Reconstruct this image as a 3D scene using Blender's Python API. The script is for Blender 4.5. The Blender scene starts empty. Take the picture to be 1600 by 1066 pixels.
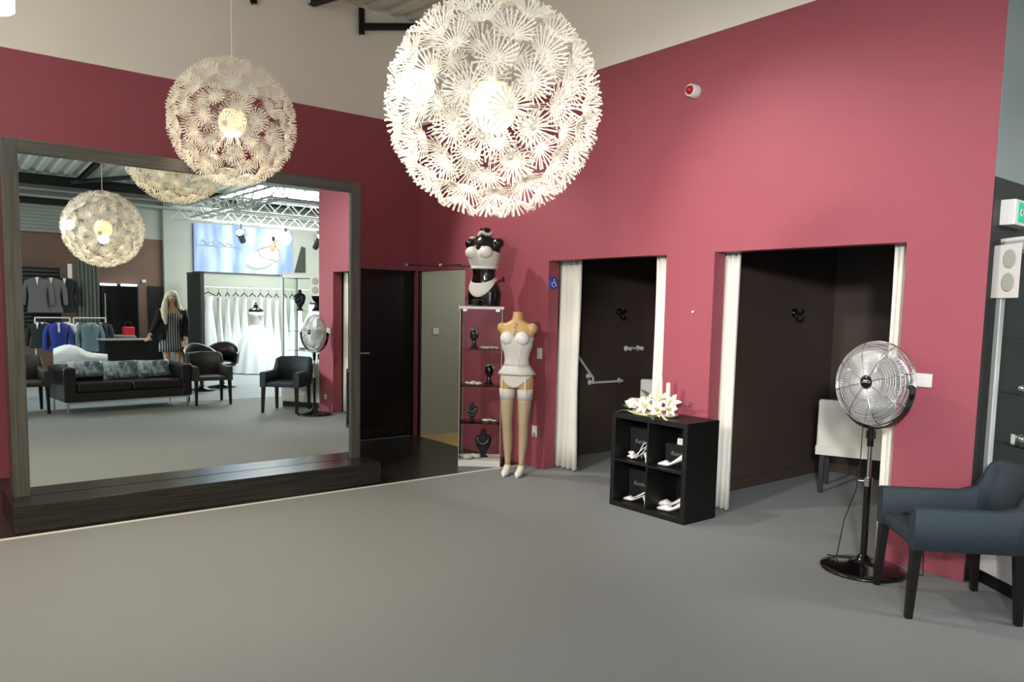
import bpy, math, random
from mathutils import Vector, Matrix, Euler
random.seed(7)
PI = math.pi
sc = bpy.context.scene
C = sc.collection
R = math.radians

# ------------------------------------------------------------------ materials
def lin(c):
    return tuple((x / 12.92 if x <= .04045 else ((x + .055) / 1.055) ** 2.4) for x in [v / 255 for v in c])
MATS = {}
def mat(name, rgb, rough=.6, metal=0., noise=0., nscale=20., bump=0., bscale=200., spec=.5, trans=0., emit=None, estr=0., alpha=1., sheen=0., coat=0., sub=0.):
    m = bpy.data.materials.new(name); m.use_nodes = True
    nt = m.node_tree; b = nt.nodes['Principled BSDF']
    col = lin(rgb) + (1,)
    b.inputs['Base Color'].default_value = col
    b.inputs['Roughness'].default_value = rough
    b.inputs['Metallic'].default_value = metal
    b.inputs['Specular IOR Level'].default_value = spec
    b.inputs['Transmission Weight'].default_value = trans
    b.inputs['Alpha'].default_value = alpha
    b.inputs['Sheen Weight'].default_value = sheen
    b.inputs['Coat Weight'].default_value = coat
    tc = nt.nodes.new('ShaderNodeTexCoord')
    if noise:
        n = nt.nodes.new('ShaderNodeTexNoise'); n.inputs['Scale'].default_value = nscale; n.inputs['Detail'].default_value = 4
        nt.links.new(tc.outputs['Object'], n.inputs['Vector'])
        mx = nt.nodes.new('ShaderNodeMix'); mx.data_type = 'RGBA'
        mx.inputs['A'].default_value = tuple(max(0, c * (1 - noise)) for c in col[:3]) + (1,)
        mx.inputs['B'].default_value = tuple(min(1, c * (1 + noise)) for c in col[:3]) + (1,)
        nt.links.new(n.outputs['Fac'], mx.inputs['Factor']); nt.links.new(mx.outputs['Result'], b.inputs['Base Color'])
    if bump:
        n2 = nt.nodes.new('ShaderNodeTexNoise'); n2.inputs['Scale'].default_value = bscale; n2.inputs['Detail'].default_value = 3
        nt.links.new(tc.outputs['Object'], n2.inputs['Vector'])
        bp = nt.nodes.new('ShaderNodeBump'); bp.inputs['Strength'].default_value = bump; bp.inputs['Distance'].default_value = .01
        nt.links.new(n2.outputs['Fac'], bp.inputs['Height']); nt.links.new(bp.outputs['Normal'], b.inputs['Normal'])
    if emit:
        b.inputs['Emission Color'].default_value = lin(emit) + (1,); b.inputs['Emission Strength'].default_value = estr
    MATS[name] = m
    return m

def wood_mat(name, a, b_, axis=2, rough=.4, scale=1.):
    m = bpy.data.materials.new(name); m.use_nodes = True
    nt = m.node_tree; b = nt.nodes['Principled BSDF']
    tc = nt.nodes.new('ShaderNodeTexCoord'); mp = nt.nodes.new('ShaderNodeMapping')
    s = [38 * scale] * 3; s[axis] = 1.2 * scale; mp.inputs['Scale'].default_value = s
    n = nt.nodes.new('ShaderNodeTexNoise'); n.inputs['Scale'].default_value = 1.5; n.inputs['Detail'].default_value = 6; n.inputs['Distortion'].default_value = .6
    nt.links.new(tc.outputs['Object'], mp.inputs['Vector']); nt.links.new(mp.outputs['Vector'], n.inputs['Vector'])
    cr = nt.nodes.new('ShaderNodeValToRGB'); cr.color_ramp.elements[0].position = .35; cr.color_ramp.elements[1].position = .68
    cr.color_ramp.elements[0].color = lin(a) + (1,); cr.color_ramp.elements[1].color = lin(b_) + (1,)
    nt.links.new(n.outputs['Fac'], cr.inputs['Fac']); nt.links.new(cr.outputs['Color'], b.inputs['Base Color'])
    b.inputs['Roughness'].default_value = rough
    MATS[name] = m
    return m

def paper_mat(name, rgb, t=.5):
    m = bpy.data.materials.new(name); m.use_nodes = True
    nt = m.node_tree; nt.nodes.clear()
    out = nt.nodes.new('ShaderNodeOutputMaterial'); d = nt.nodes.new('ShaderNodeBsdfDiffuse'); tr = nt.nodes.new('ShaderNodeBsdfTranslucent'); mx = nt.nodes.new('ShaderNodeMixShader')
    d.inputs['Color'].default_value = lin(rgb) + (1,); tr.inputs['Color'].default_value = lin(rgb) + (1,); mx.inputs['Fac'].default_value = t
    nt.links.new(d.outputs[0], mx.inputs[1]); nt.links.new(tr.outputs[0], mx.inputs[2]); nt.links.new(mx.outputs[0], out.inputs[0])
    MATS[name] = m
    return m

mat('red_paint', (158, 80, 91), .55, noise=.04, nscale=3, bump=.15, bscale=120, spec=.35)
mat('grey_paint', (246, 239, 226), .7, noise=.03, nscale=2, bump=.1, bscale=100)
mat('carpet', (126, 130, 129), .6, noise=.10, nscale=260, bump=.5, bscale=500, sheen=.2)
mat('far_floor', (140, 146, 150), .5, noise=.04, nscale=8)
mat('dark_floor', (44, 42, 40), .28, noise=.2, nscale=6, bump=.05, bscale=60)
mat('wood_yellow', (196, 164, 104), .45, noise=.1, nscale=8)
mat('cubicle_brown', (74, 62, 54), .42, noise=.05, nscale=5, bump=.15, bscale=90)
mat('brown_paint', (116, 88, 74), .6, noise=.05, nscale=3)
mat('beige_wall', (158, 160, 146), .7, noise=.03, nscale=4)
mat('pale_wall', (172, 174, 163), .7, noise=.03, nscale=3)
mat('charcoal', (30, 31, 30), .6, noise=.05, nscale=4)
mat('greygreen', (132, 142, 140), .6, noise=.03, nscale=4)
mat('deck', (222, 222, 208), .5, metal=0., noise=.05, nscale=10)
mat('black_steel', (16, 17, 17), .5)
mat('door_black', (10, 13, 19), .3, noise=.1, nscale=4)
mat('white_trim', (226, 224, 214), .4)
mat('white_plastic', (226, 224, 218), .35)
mat('curtain_cream', (234, 231, 218), .85, noise=.03, nscale=30, bump=.2, bscale=300, sheen=.2)
mat('curtain_dark', (48, 52, 47), .85, noise=.1, nscale=20)
mat('drape_green', (92, 100, 90), .85, noise=.1, nscale=20)
mat('chrome', (210, 210, 208), .18, metal=1.)
mat('chrome_wire', (226, 226, 224), .35, metal=.6)
mat('alu', (214, 216, 212), .35, metal=.5)
mat('blade_metal', (170, 170, 168), .35, metal=.8)
mat('gloss_black', (10, 10, 10), .18, coat=.3)
mat('black_wood', (10, 9, 8), .5, noise=.2, nscale=15)
mat('black_leg', (13, 12, 12), .4)
mat('chair_cloth', (50, 61, 68), .72, noise=.06, nscale=8, bump=.25, bscale=60, spec=.35)
mat('chair_dark', (56, 55, 54), .5, noise=.08, nscale=6, bump=.2, bscale=40)
mat('leather_black', (30, 28, 28), .3, noise=.1, nscale=12, bump=.25, bscale=90, coat=.15)
mat('white_cover', (214, 212, 200), .8, noise=.03, nscale=12, bump=.15, bscale=40)
mat('lace', (222, 219, 210), .75, noise=.14, nscale=90, bump=.7, bscale=160)
mat('satin_white', (236, 234, 228), .35, noise=.03, nscale=20)
mat('gown_white', (238, 242, 242), .6, noise=.03, nscale=12, bump=.15, bscale=60)
mat('manikin_skin', (204, 166, 108), .42, noise=.06, nscale=10)
mat('face_skin', (222, 178, 148), .45)
mat('stocking', (184, 162, 128), .55, noise=.05, nscale=40)
mat('gloss_body', (12, 12, 12), .12, coat=.5)
mat('blonde', (240, 232, 206), .5, noise=.15, nscale=60, bump=.5, bscale=100)
mat('black_cloth', (20, 21, 24), .8, noise=.1, nscale=30)
mat('grey_suit', (104, 98, 98), .8, noise=.08, nscale=40)
mat('blue_suit', (30, 50, 140), .6, noise=.08, nscale=30)
mat('navy_suit', (28, 38, 66), .7, noise=.08, nscale=30)
mat('teal_suit', (106, 128, 136), .7, noise=.1, nscale=40)
mat('green_suit', (32, 44, 42), .75, noise=.1, nscale=40)
mat('red_item', (190, 30, 44), .4)
mat('red_lens', (170, 16, 34), .2, coat=.5)
mat('sign_blue', (34, 74, 190), .4)
mat('sign_green', (20, 150, 110), .3, emit=(40, 190, 150), estr=.5)
mat('candle', (240, 206, 196), .5)
mat('petal', (244, 242, 226), .55, noise=.04, nscale=30)
mat('petal_yellow', (232, 230, 170), .55)
mat('leaf', (78, 94, 58), .5, noise=.2, nscale=30)
mat('branch', (214, 204, 168), .6)
mat('silver', (200, 200, 205), .25, metal=.9)
mat('tile_silver', (176, 172, 166), .35, metal=.3)
mat('box_black', (17, 17, 19), .5)
mat('script_white', (206, 206, 210), .5)
mat('light_grey_text', (120, 120, 124), .5)
mat('shutter', (150, 154, 142), .55)
mat('bulb_warm', (255, 255, 255), .5, emit=(255, 238, 205), estr=14)
mat('globe_warm', (250, 240, 210), .5, emit=(255, 226, 160), estr=1.0)
mat('bulb_cool', (255, 255, 255), .5, emit=(240, 248, 255), estr=9)
mat('tube_light', (255, 255, 255), .5, emit=(226, 240, 255), estr=3.5)
m = mat('cushion_blue', (150, 178, 192), .2, bump=.7, bscale=11)
nt = m.node_tree; b = nt.nodes['Principled BSDF']; tc = nt.nodes.new('ShaderNodeTexCoord'); n = nt.nodes.new('ShaderNodeTexNoise'); n.inputs['Scale'].default_value = 7; n.inputs['Distortion'].default_value = 1.2
cr = nt.nodes.new('ShaderNodeValToRGB'); cr.color_ramp.elements[0].position = .40; cr.color_ramp.elements[0].color = lin((92, 124, 146)) + (1,); cr.color_ramp.elements[1].position = .62; cr.color_ramp.elements[1].color = lin((204, 226, 238)) + (1,)  # pale streaks put satin highlights into the cushion colour
nt.links.new(tc.outputs['Object'], n.inputs['Vector']); nt.links.new(n.outputs['Fac'], cr.inputs['Fac']); nt.links.new(cr.outputs['Color'], b.inputs['Base Color'])
mat('slat_dark', (52, 56, 52), .6)
wood_mat('frame_wood', (66, 64, 57), (90, 87, 79), 2, .38)
wood_mat('frame_wood_h', (66, 64, 57), (90, 87, 79), 1, .38)
wood_mat('platform_wood', (26, 23, 20), (50, 45, 39), 1, .2)
paper_mat('paper', (248, 244, 236), .4)
m = mat('mirror_silver', (236, 242, 238), 0., metal=1.); m.node_tree.nodes['Principled BSDF'].inputs['Roughness'].default_value = 0.0
# thin architectural glass: mostly transparent with a clear coat
def glass_mat(name, tint, gl=.09):
    m = bpy.data.materials.new(name); m.use_nodes = True
    nt = m.node_tree; nt.nodes.clear()
    out = nt.nodes.new('ShaderNodeOutputMaterial'); t = nt.nodes.new('ShaderNodeBsdfTransparent'); g = nt.nodes.new('ShaderNodeBsdfGlossy'); mx = nt.nodes.new('ShaderNodeMixShader'); fr = nt.nodes.new('ShaderNodeLayerWeight')
    t.inputs['Color'].default_value = lin(tint) + (1,); g.inputs['Roughness'].default_value = .02; fr.inputs['Blend'].default_value = gl
    nt.links.new(fr.outputs['Fresnel'], mx.inputs['Fac']); nt.links.new(t.outputs[0], mx.inputs[1]); nt.links.new(g.outputs[0], mx.inputs[2]); nt.links.new(mx.outputs[0], out.inputs[0])
    MATS[name] = m
glass_mat('glass', (250, 252, 251), .08)
glass_mat('stocking_net', (255, 250, 240), .1)

# stripes for the dress
m = mat('striped_knit', (200, 198, 194), .8)
nt = m.node_tree; b = nt.nodes['Principled BSDF']; tc = nt.nodes.new('ShaderNodeTexCoord'); wv = nt.nodes.new('ShaderNodeTexWave'); wv.wave_type = 'BANDS'; wv.bands_direction = 'X'
wv.inputs['Scale'].default_value = 9; cr = nt.nodes.new('ShaderNodeValToRGB'); cr.color_ramp.interpolation = 'CONSTANT'
cr.color_ramp.elements[0].color = (.02, .02, .025, 1); cr.color_ramp.elements[1].color = (.5, .5, .5, 1); cr.color_ramp.elements[1].position = .6
nt.links.new(tc.outputs['Object'], wv.inputs['Vector']); nt.links.new(wv.outputs['Fac'], cr.inputs['Fac']); nt.links.new(cr.outputs['Color'], b.inputs['Base Color'])
# printed banner: soft blue folds
m = mat('banner_print', (176, 200, 232), .5)
nt = m.node_tree; b = nt.nodes['Principled BSDF']; tc = nt.nodes.new('ShaderNodeTexCoord'); mp = nt.nodes.new('ShaderNodeMapping'); mp.inputs['Scale'].default_value = (.2, 1.3, .35); mp.inputs['Rotation'].default_value = (.25, 0, 0)
n = nt.nodes.new('ShaderNodeTexNoise'); n.inputs['Scale'].default_value = 1.6; n.inputs['Detail'].default_value = 2
cr = nt.nodes.new('ShaderNodeValToRGB'); cr.color_ramp.elements[0].position = .38; cr.color_ramp.elements[0].color = lin((128, 150, 214)) + (1,); cr.color_ramp.elements[1].position = .6; cr.color_ramp.elements[1].color = lin((206, 224, 240)) + (1,)
nt.links.new(tc.outputs['Object'], mp.inputs['Vector']); nt.links.new(mp.outputs['Vector'], n.inputs['Vector']); nt.links.new(n.outputs['Fac'], cr.inputs['Fac']); nt.links.new(cr.outputs['Color'], b.inputs['Base Color'])

# ------------------------------------------------------------------ mesh builder
class G:
    def __init__(s): s.v = []; s.f = []; s.s = []
    def add(s, vs, fs, smooth=False, M=None):
        b = len(s.v)
        s.v += [tuple(M @ Vector(p)) if M else tuple(p) for p in vs]
        for f in fs: s.f.append(tuple(b + i for i in f)); s.s.append(smooth)
        return s
    def box(s, x0, x1, y0, y1, z0, z1, M=None):
        vs = [(x, y, z) for z in (z0, z1) for y in (y0, y1) for x in (x0, x1)]
        return s.add(vs, [(0, 2, 3, 1), (4, 5, 7, 6), (0, 1, 5, 4), (2, 6, 7, 3), (0, 4, 6, 2), (1, 3, 7, 5)], False, M)
    def hexa(s, lo, hi, M=None):   # 4 bottom pts, 4 top pts (ccw)
        return s.add(list(lo) + list(hi), [(3, 2, 1, 0), (4, 5, 6, 7), (0, 1, 5, 4), (1, 2, 6, 5), (2, 3, 7, 6), (3, 0, 4, 7)], False, M)
    def loft(s, rings, caps=True, closed=False, smooth=True, M=None):
        n = len(rings[0]); vs = [p for r in rings for p in r]; fs = []
        k = len(rings)
        for i in range(k if closed else k - 1):
            j = (i + 1) % k
            for a in range(n):
                c = (a + 1) % n
                fs.append((i * n + a, i * n + c, j * n + c, j * n + a))
        s.add(vs, fs, smooth, M)
        if caps and not closed:
            s.add(rings[0], [tuple(reversed(range(n)))], False, M); s.add(rings[-1], [tuple(range(n))], False, M)
        return s
    def tube(s, pts, r, n=8, closed=False, caps=True, M=None):
        pts = [Vector(p) for p in pts]; k = len(pts); rings = []; up = None
        for i, p in enumerate(pts):
            a = pts[(i - 1) % k] if (closed or i > 0) else p
            c = pts[(i + 1) % k] if (closed or i < k - 1) else p
            d = (c - a).normalized()
            if up is None:
                up = Vector((0, 0, 1)) if abs(d.z) < .9 else Vector((1, 0, 0))
            u = (up - d * up.dot(d)).normalized(); w = d.cross(u); up = u
            rr = r[i] if isinstance(r, (list, tuple)) else r
            rings.append([p + (u * math.cos(t) + w * math.sin(t)) * rr for t in [2 * PI * j / n for j in range(n)]])
        return s.loft(rings, caps, closed, True, M)
    def lathe(s, prof, n=24, c=(0, 0, 0), rip=None, caps=True, M=None, sx=1., sy=1.):
        rings = []
        for q, (r, z) in enumerate(prof):
            ring = []
            for j in range(n):
                t = 2 * PI * j / n
                k = rip(t, z, q) if rip else 1.
                ring.append((c[0] + r * k * math.cos(t) * sx, c[1] + r * k * math.sin(t) * sy, c[2] + z))
            rings.append(ring)
        return s.loft(rings, caps, False, True, M)
    def ell(s, c, r, nu=16, nv=10, M=None):
        r = (r, r, r) if not isinstance(r, (tuple, list)) else r
        prof = [(math.sin(PI * i / nv), -math.cos(PI * i / nv)) for i in range(nv + 1)]
        prof[0] = (.001, -1); prof[-1] = (.001, 1)
        rings = [[(c[0] + q * r[0] * math.cos(2 * PI * j / nu), c[1] + q * r[1] * math.sin(2 * PI * j / nu), c[2] + z * r[2]) for j in range(nu)] for q, z in prof]
        return s.loft(rings, False, False, True, M)
    def sheet(s, grid, smooth=True, M=None, wrap=False):
        k = len(grid); n = len(grid[0]); vs = [p for r in grid for p in r]; fs = []
        for i in range(k - 1):
            for a in range(n if wrap else n - 1):
                c = (a + 1) % n
                fs.append((i * n + a, i * n + c, (i + 1) * n + c, (i + 1) * n + a))
        return s.add(vs, fs, smooth, M)
    def prism(s, poly, z0, z1, M=None, smooth=False):
        n = len(poly)
        s.add([(x, y, z0) for x, y in poly] + [(x, y, z1) for x, y in poly],
              [tuple(reversed(range(n))), tuple(range(n, 2 * n))] + [(i, (i + 1) % n, n + (i + 1) % n, n + i) for i in range(n)], smooth, M)
        return s
    def build(s, name, m, parent=None, loc=None, rot=None, bevel=0, sub=0, solid=0, remesh=0, smooth_it=0):
        me = bpy.data.meshes.new(name); me.from_pydata(s.v, [], s.f); me.update()
        me.polygons.foreach_set('use_smooth', s.s)
        me.materials.append(MATS[m] if isinstance(m, str) else m)
        o = bpy.data.objects.new(name, me); C.objects.link(o)
        if parent: o.parent = parent
        if loc: o.location = loc
        if rot: o.rotation_euler = rot
        if solid: md = o.modifiers.new('solid', 'SOLIDIFY'); md.thickness = solid; md.offset = 0
        if bevel: md = o.modifiers.new('bevel', 'BEVEL'); md.width = bevel; md.segments = 2; md.limit_method = 'ANGLE'
        if sub: md = o.modifiers.new('sub', 'SUBSURF'); md.levels = sub; md.render_levels = sub
        if remesh:
            md = o.modifiers.new('remesh', 'REMESH'); md.mode = 'VOXEL'; md.voxel_size = remesh; md.use_smooth_shade = True
            if smooth_it: md = o.modifiers.new('smooth', 'SMOOTH'); md.iterations = smooth_it; md.factor = .6
        return o

def tag(o, label=None, cat=None, group=None, kind=None):
    if label: o['label'] = label
    if cat: o['category'] = cat
    if group: o['group'] = group
    if kind: o['kind'] = kind
    return o
def thing(name, label, cat, loc=(0, 0, 0), rz=0, group=None, rot=None):
    o = bpy.data.objects.new(name, None); C.objects.link(o); o.empty_display_size = .1
    o.location = loc; o.rotation_euler = rot or (0, 0, rz)
    return tag(o, label, cat, group)
def st(name, g, m, **k):
    return tag(g.build(name, m, **k), kind='structure')
def dup(root, loc, rz, label, group=None):
    r = root.copy(); C.objects.link(r); r.location = loc; r.rotation_euler = (0, 0, rz); r['label'] = label
    if group: r['group'] = group
    for ch in [c for c in bpy.data.objects if c.parent == root]:
        c = ch.copy(); C.objects.link(c); c.parent = r
        for g in [q for q in bpy.data.objects if q.parent == ch]:
            d = g.copy(); C.objects.link(d); d.parent = c
    return r
def text(name, body, size, m, parent=None, loc=(0, 0, 0), rot=(PI / 2, 0, 0), shear=0., ext=.0006, align='CENTER'):
    cu = bpy.data.curves.new(name, 'FONT'); cu.body = body; cu.size = size; cu.extrude = ext; cu.shear = shear; cu.align_x = align; cu.align_y = 'CENTER'; cu.resolution_u = 2
    cu.materials.append(MATS[m])
    o = bpy.data.objects.new(name, cu); C.objects.link(o); o.location = loc; o.rotation_euler = rot
    bpy.context.view_layer.update()
    me = bpy.data.meshes.new_from_object(o); o2 = bpy.data.objects.new(name, me); C.objects.link(o2); o2.location = loc; o2.rotation_euler = rot
    bpy.data.objects.remove(o)
    if parent: o2.parent = parent
    return o2
def cylM(p, q):   # matrix taking +z unit to p->q
    p, q = Vector(p), Vector(q); d = q - p
    return Matrix.Translation(p) @ d.to_track_quat('Z', 'Y').to_matrix().to_4x4()

# ------------------------------------------------------------------ room shell
ZT = 3.785
def ceil_z(x): return 4.97 - .06 * x
st('floor', G().box(2.1, 8.25, -9, 4.6, -.1, 0), 'carpet')
st('floor', G().box(8.25, 15, -9, 4.6, -.1, 0), 'far_floor')
st('floor', G().box(-.1, 2.1, -9, 0, -.1, 0), 'dark_floor')
st('floor', G().box(-.1, 1.2, 0, 2.6, -.1, 0), 'wood_yellow')
st('floor', G().box(1.2, 2.1, 0, 2.6, -.1, 0), 'carpet')
st('trim_1', G().box(2.085, 2.118, -9, -.0, 0, .004), 'white_trim')
st('trim_2', G().box(8.235, 8.28, -9, 4.5, 0, .004), 'white_trim')
# wall with the mirror (x = 0): red below, grey above, black door near the corner
def wall_x0(g, z0, z1, y0, y1): g.box(-.15, 0, y0, y1, z0, z1)
g = G(); wall_x0(g, 0, ZT, -9, -2.55); wall_x0(g, 2.055, ZT, -2.55, 0)
g.box(-.15, 0, -.035, 0, 0, 2.055)
st('wall_left', g, 'red_paint')
st('wall_left', G().box(-.15, -.001, -9, .0, ZT, 5.1), 'grey_paint')
st('trim_3', G().box(0, .004, -9, -.0, ZT - .006, ZT + .006), 'grey_paint')
st('baseboard_left', G().box(0, .012, -9, -2.6, 0, .11), 'red_paint', bevel=.003)
# black double door in that wall
for k, (y0, y1) in enumerate(((-2.54, -1.29), (-1.285, -.04))):
    t = G().box(-.1, -.055, y0, y1, .005, 2.05).build('door_%d' % (k + 1), 'door_black', bevel=.003); tag(t, kind='structure')
    if k:
        G().tube([(-.055, -.80, 1.05), (-.01, -.80, 1.05), (-.005, -.74, 1.05), (-.005, -.68, 1.05)], .009).build('door_handle', 'alu', t)
        G().box(-.056, -.05, y0 + .02, y1 - .02, .02, .14).build('kick_plate', 'black_steel', t)
# wall with the fitting cubicles (y = 0)
WT = .14
g = G()
def wy(x0, x1, z0, z1): g.box(x0, x1, 0, WT, z0, z1)
wy(-.15, 0, 0, ZT); wy(0, .975, 2.05, ZT); wy(.975, 2.40, 0, ZT); wy(2.40, 3.888, 2.093, ZT); wy(3.888, 4.372, 0, ZT); wy(4.372, 5.85, 2.093, ZT); wy(5.85, 6.33, 0, ZT)
st('wall_back', g, 'red_paint')
st('wall_back', G().box(-.15, 6.33, .001, WT, ZT, 5.1), 'grey_paint')
for a, c in ((.975, 2.40), (3.888, 4.372), (5.85, 6.33)):
    st('baseboard_back', G().box(a, c, -.012, 0, 0, .11), 'red_paint', bevel=.003)
# return wall beside the display case: charcoal lower part, grey-green upper part
st('wall_right_return', G().box(6.18, 6.334, WT, 4.6, 0, 2.45).box(6.3301, 6.334, .003, WT, 0, 2.45), 'charcoal')
st('wall_right_return', G().box(6.18, 6.334, WT, 4.6, 2.45, 5.1).box(6.3301, 6.334, .003, WT, 2.45, 5.1), 'greygreen')
# passage behind the first opening
st('wall_passage', G().box(-.02, .04, WT, 2.6, 0, 2.4), 'beige_wall')
st('wall_passage', G().box(0, .04, .015, WT, 0, 2.05), 'beige_wall')
st('trim_6', G().box(0, .035, -.012, .015, 0, 2.05), 'black_wood')
st('wall_passage', G().box(-.02, 1.2, 2.6, 2.7, 0, 2.4), 'beige_wall')
st('wall_passage', G().box(1.1, 1.2, WT, 2.6, 0, 2.4), 'beige_wall')
st('ceiling_passage', G().box(-.02, 1.2, WT, 2.7, 2.4, 2.45), 'beige_wall')
# cubicle interiors
for k, (xa, xb, yb) in enumerate(((2.05, 3.98, 2.3), (4.05, 6.0, 2.46))):
    st('wall_cubicle', G().box(xa - .06, xa, WT, yb, 0, 2.5), 'cubicle_brown')
    st('wall_cubicle', G().box(xb, xb + .06, WT, yb, 0, 2.5), 'cubicle_brown')
    st('wall_cubicle', G().box(xa - .06, xb + .06, yb, yb + .06, 0, 2.5), 'cubicle_brown')
    st('ceiling_cubicle', G().box(xa - .06, xb + .06, WT, yb + .06, 2.5, 2.55), 'cubicle_brown')
    st('baseboard_cubicle', G().box(xa, xa + .012, WT, yb, 0, .10), 'cubicle_brown', bevel=.003)
    st('baseboard_cubicle', G().box(xa, xb, yb - .012, yb, 0, .10), 'cubicle_brown', bevel=.003)
# far side of the shop (seen in the mirror)
XF = 14.5
st('wall_right', G().box(XF, XF + .15, -9, -.12, 0, 3.02), 'brown_paint')
st('wall_right', G().box(XF, XF + .15, -9, -.12, 3.02, 5.1), 'pale_wall')
st('wall_right', G().box(XF - .12, XF + .15, -.12, 4.6, 0, 5.1), 'pale_wall')
st('wall_far', G().box(6.18, 15, 4.6, 4.75, 0, 5.1), 'pale_wall')
st('wall_front', G().box(-.15, 15, -9.15, -9, 0, 5.1), 'grey_paint')
# corrugated steel deck, ribs running along x
g = G(); rows = []
ys = []; y = -9.2; 
while y < 4.8:
    ys += [(y, 0), (y + .10, 0), (y + .125, .05), (y + .225, .05)]; y += .25
g.sheet([[(-.2, yy, ceil_z(-.2) + h) for yy, h in ys], [(15., yy, ceil_z(15.) + h) for yy, h in ys]], smooth=False)
st('ceiling', g, 'deck', solid=.004)
st('ceiling', G().hexa([(-.2, -9.2, ceil_z(-.2) + .1), (15, -9.2, ceil_z(15) + .1), (15, 4.8, ceil_z(15) + .1), (-.2, 4.8, ceil_z(-.2) + .1)], [(-.2, -9.2, ceil_z(-.2) + .2), (15, -9.2, ceil_z(15) + .2), (15, 4.8, ceil_z(15) + .2), (-.2, 4.8, ceil_z(-.2) + .2)]), 'deck')
# dark steelwork under the deck
def ibeam(p, q, w=.1, h=.18, name='beam'):
    p, q = Vector(p), Vector(q); L = (q - p).length; M = cylM(p, q)
    # local y is up-ish after track; build with explicit frame instead
    d = (q - p).normalized(); up = Vector((0, 0, 1)) if abs(d.z) < .99 else Vector((1, 0, 0)); s_ = d.cross(up).normalized(); u = s_.cross(d)
    M = Matrix((( s_.x, u.x, d.x, p.x), (s_.y, u.y, d.y, p.y), (s_.z, u.z, d.z, p.z), (0, 0, 0, 1)))
    g = G(); g.box(-w / 2, w / 2, -h / 2, -h / 2 + .012, 0, L, M); g.box(-w / 2, w / 2, h / 2 - .012, h / 2, 0, L, M); g.box(-.006, .006, -h / 2, h / 2, 0, L, M)
    return st(name, g, 'black_steel')
ibeam((13.6, -9, 4.0), (13.6, 4.6, 4.0), .12, .2)
ibeam((8.6, -1.95, 4.36), (13.6, -1.95, 4.06), .08, .1)
ibeam((13.6, -2.1, 4.0), (12.6, -1.2, 4.1), .06, .08)
ibeam((0.02, -.82, 4.66), (0.02, -.82, 4.94), .07, .07)
ibeam((0.04, -.82, 4.74), (0.04, -.05, 4.92), .05, .07)
ibeam((0.02, -2.05, 4.68), (0.02, -2.05, 4.9), .07, .07)
ibeam((0.04, -1.42, 4.86), (1.2, -1.05, 4.86), .08, .09)
st('trim_4', G().box(14.2, 14.38, -9, 4.6, 3.86, 3.9), 'pale_wall')
st('trim_5', G().box(14.26, 14.5, -9, 4.6, 3.72, 3.77), 'pale_wall')

# ------------------------------------------------------------------ mirror and its platform
XM = 1.733
t = thing('mirror', 'huge wall-high mirror in a grey wood-grain frame reflecting the shop', 'mirror', (XM, 0, 0))
G().box(-.02, 0, -4.352, -1.817, .2, 2.625).build('glass', 'mirror_silver', t)
for a_, b_ in ((-4.455, -4.352), (-1.817, -1.72)): G().box(-.2, .022, a_, b_, .198, 2.722).build('frame_post', 'frame_wood', t, bevel=.003)
G().box(-.2, .022, -4.352, -1.817, 2.625, 2.722).build('frame_rail', 'frame_wood_h', t, bevel=.003)
G().box(-.19, -.03, -4.36, -1.81, .198, 2.64).build('backing', 'black_wood', t)
tag(G().box(1.30, 2.031, -4.486, -1.656, .0, .198).build('platform', 'platform_wood', bevel=.004), 'low dark wood-grain step platform under the big mirror', 'platform')

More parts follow.
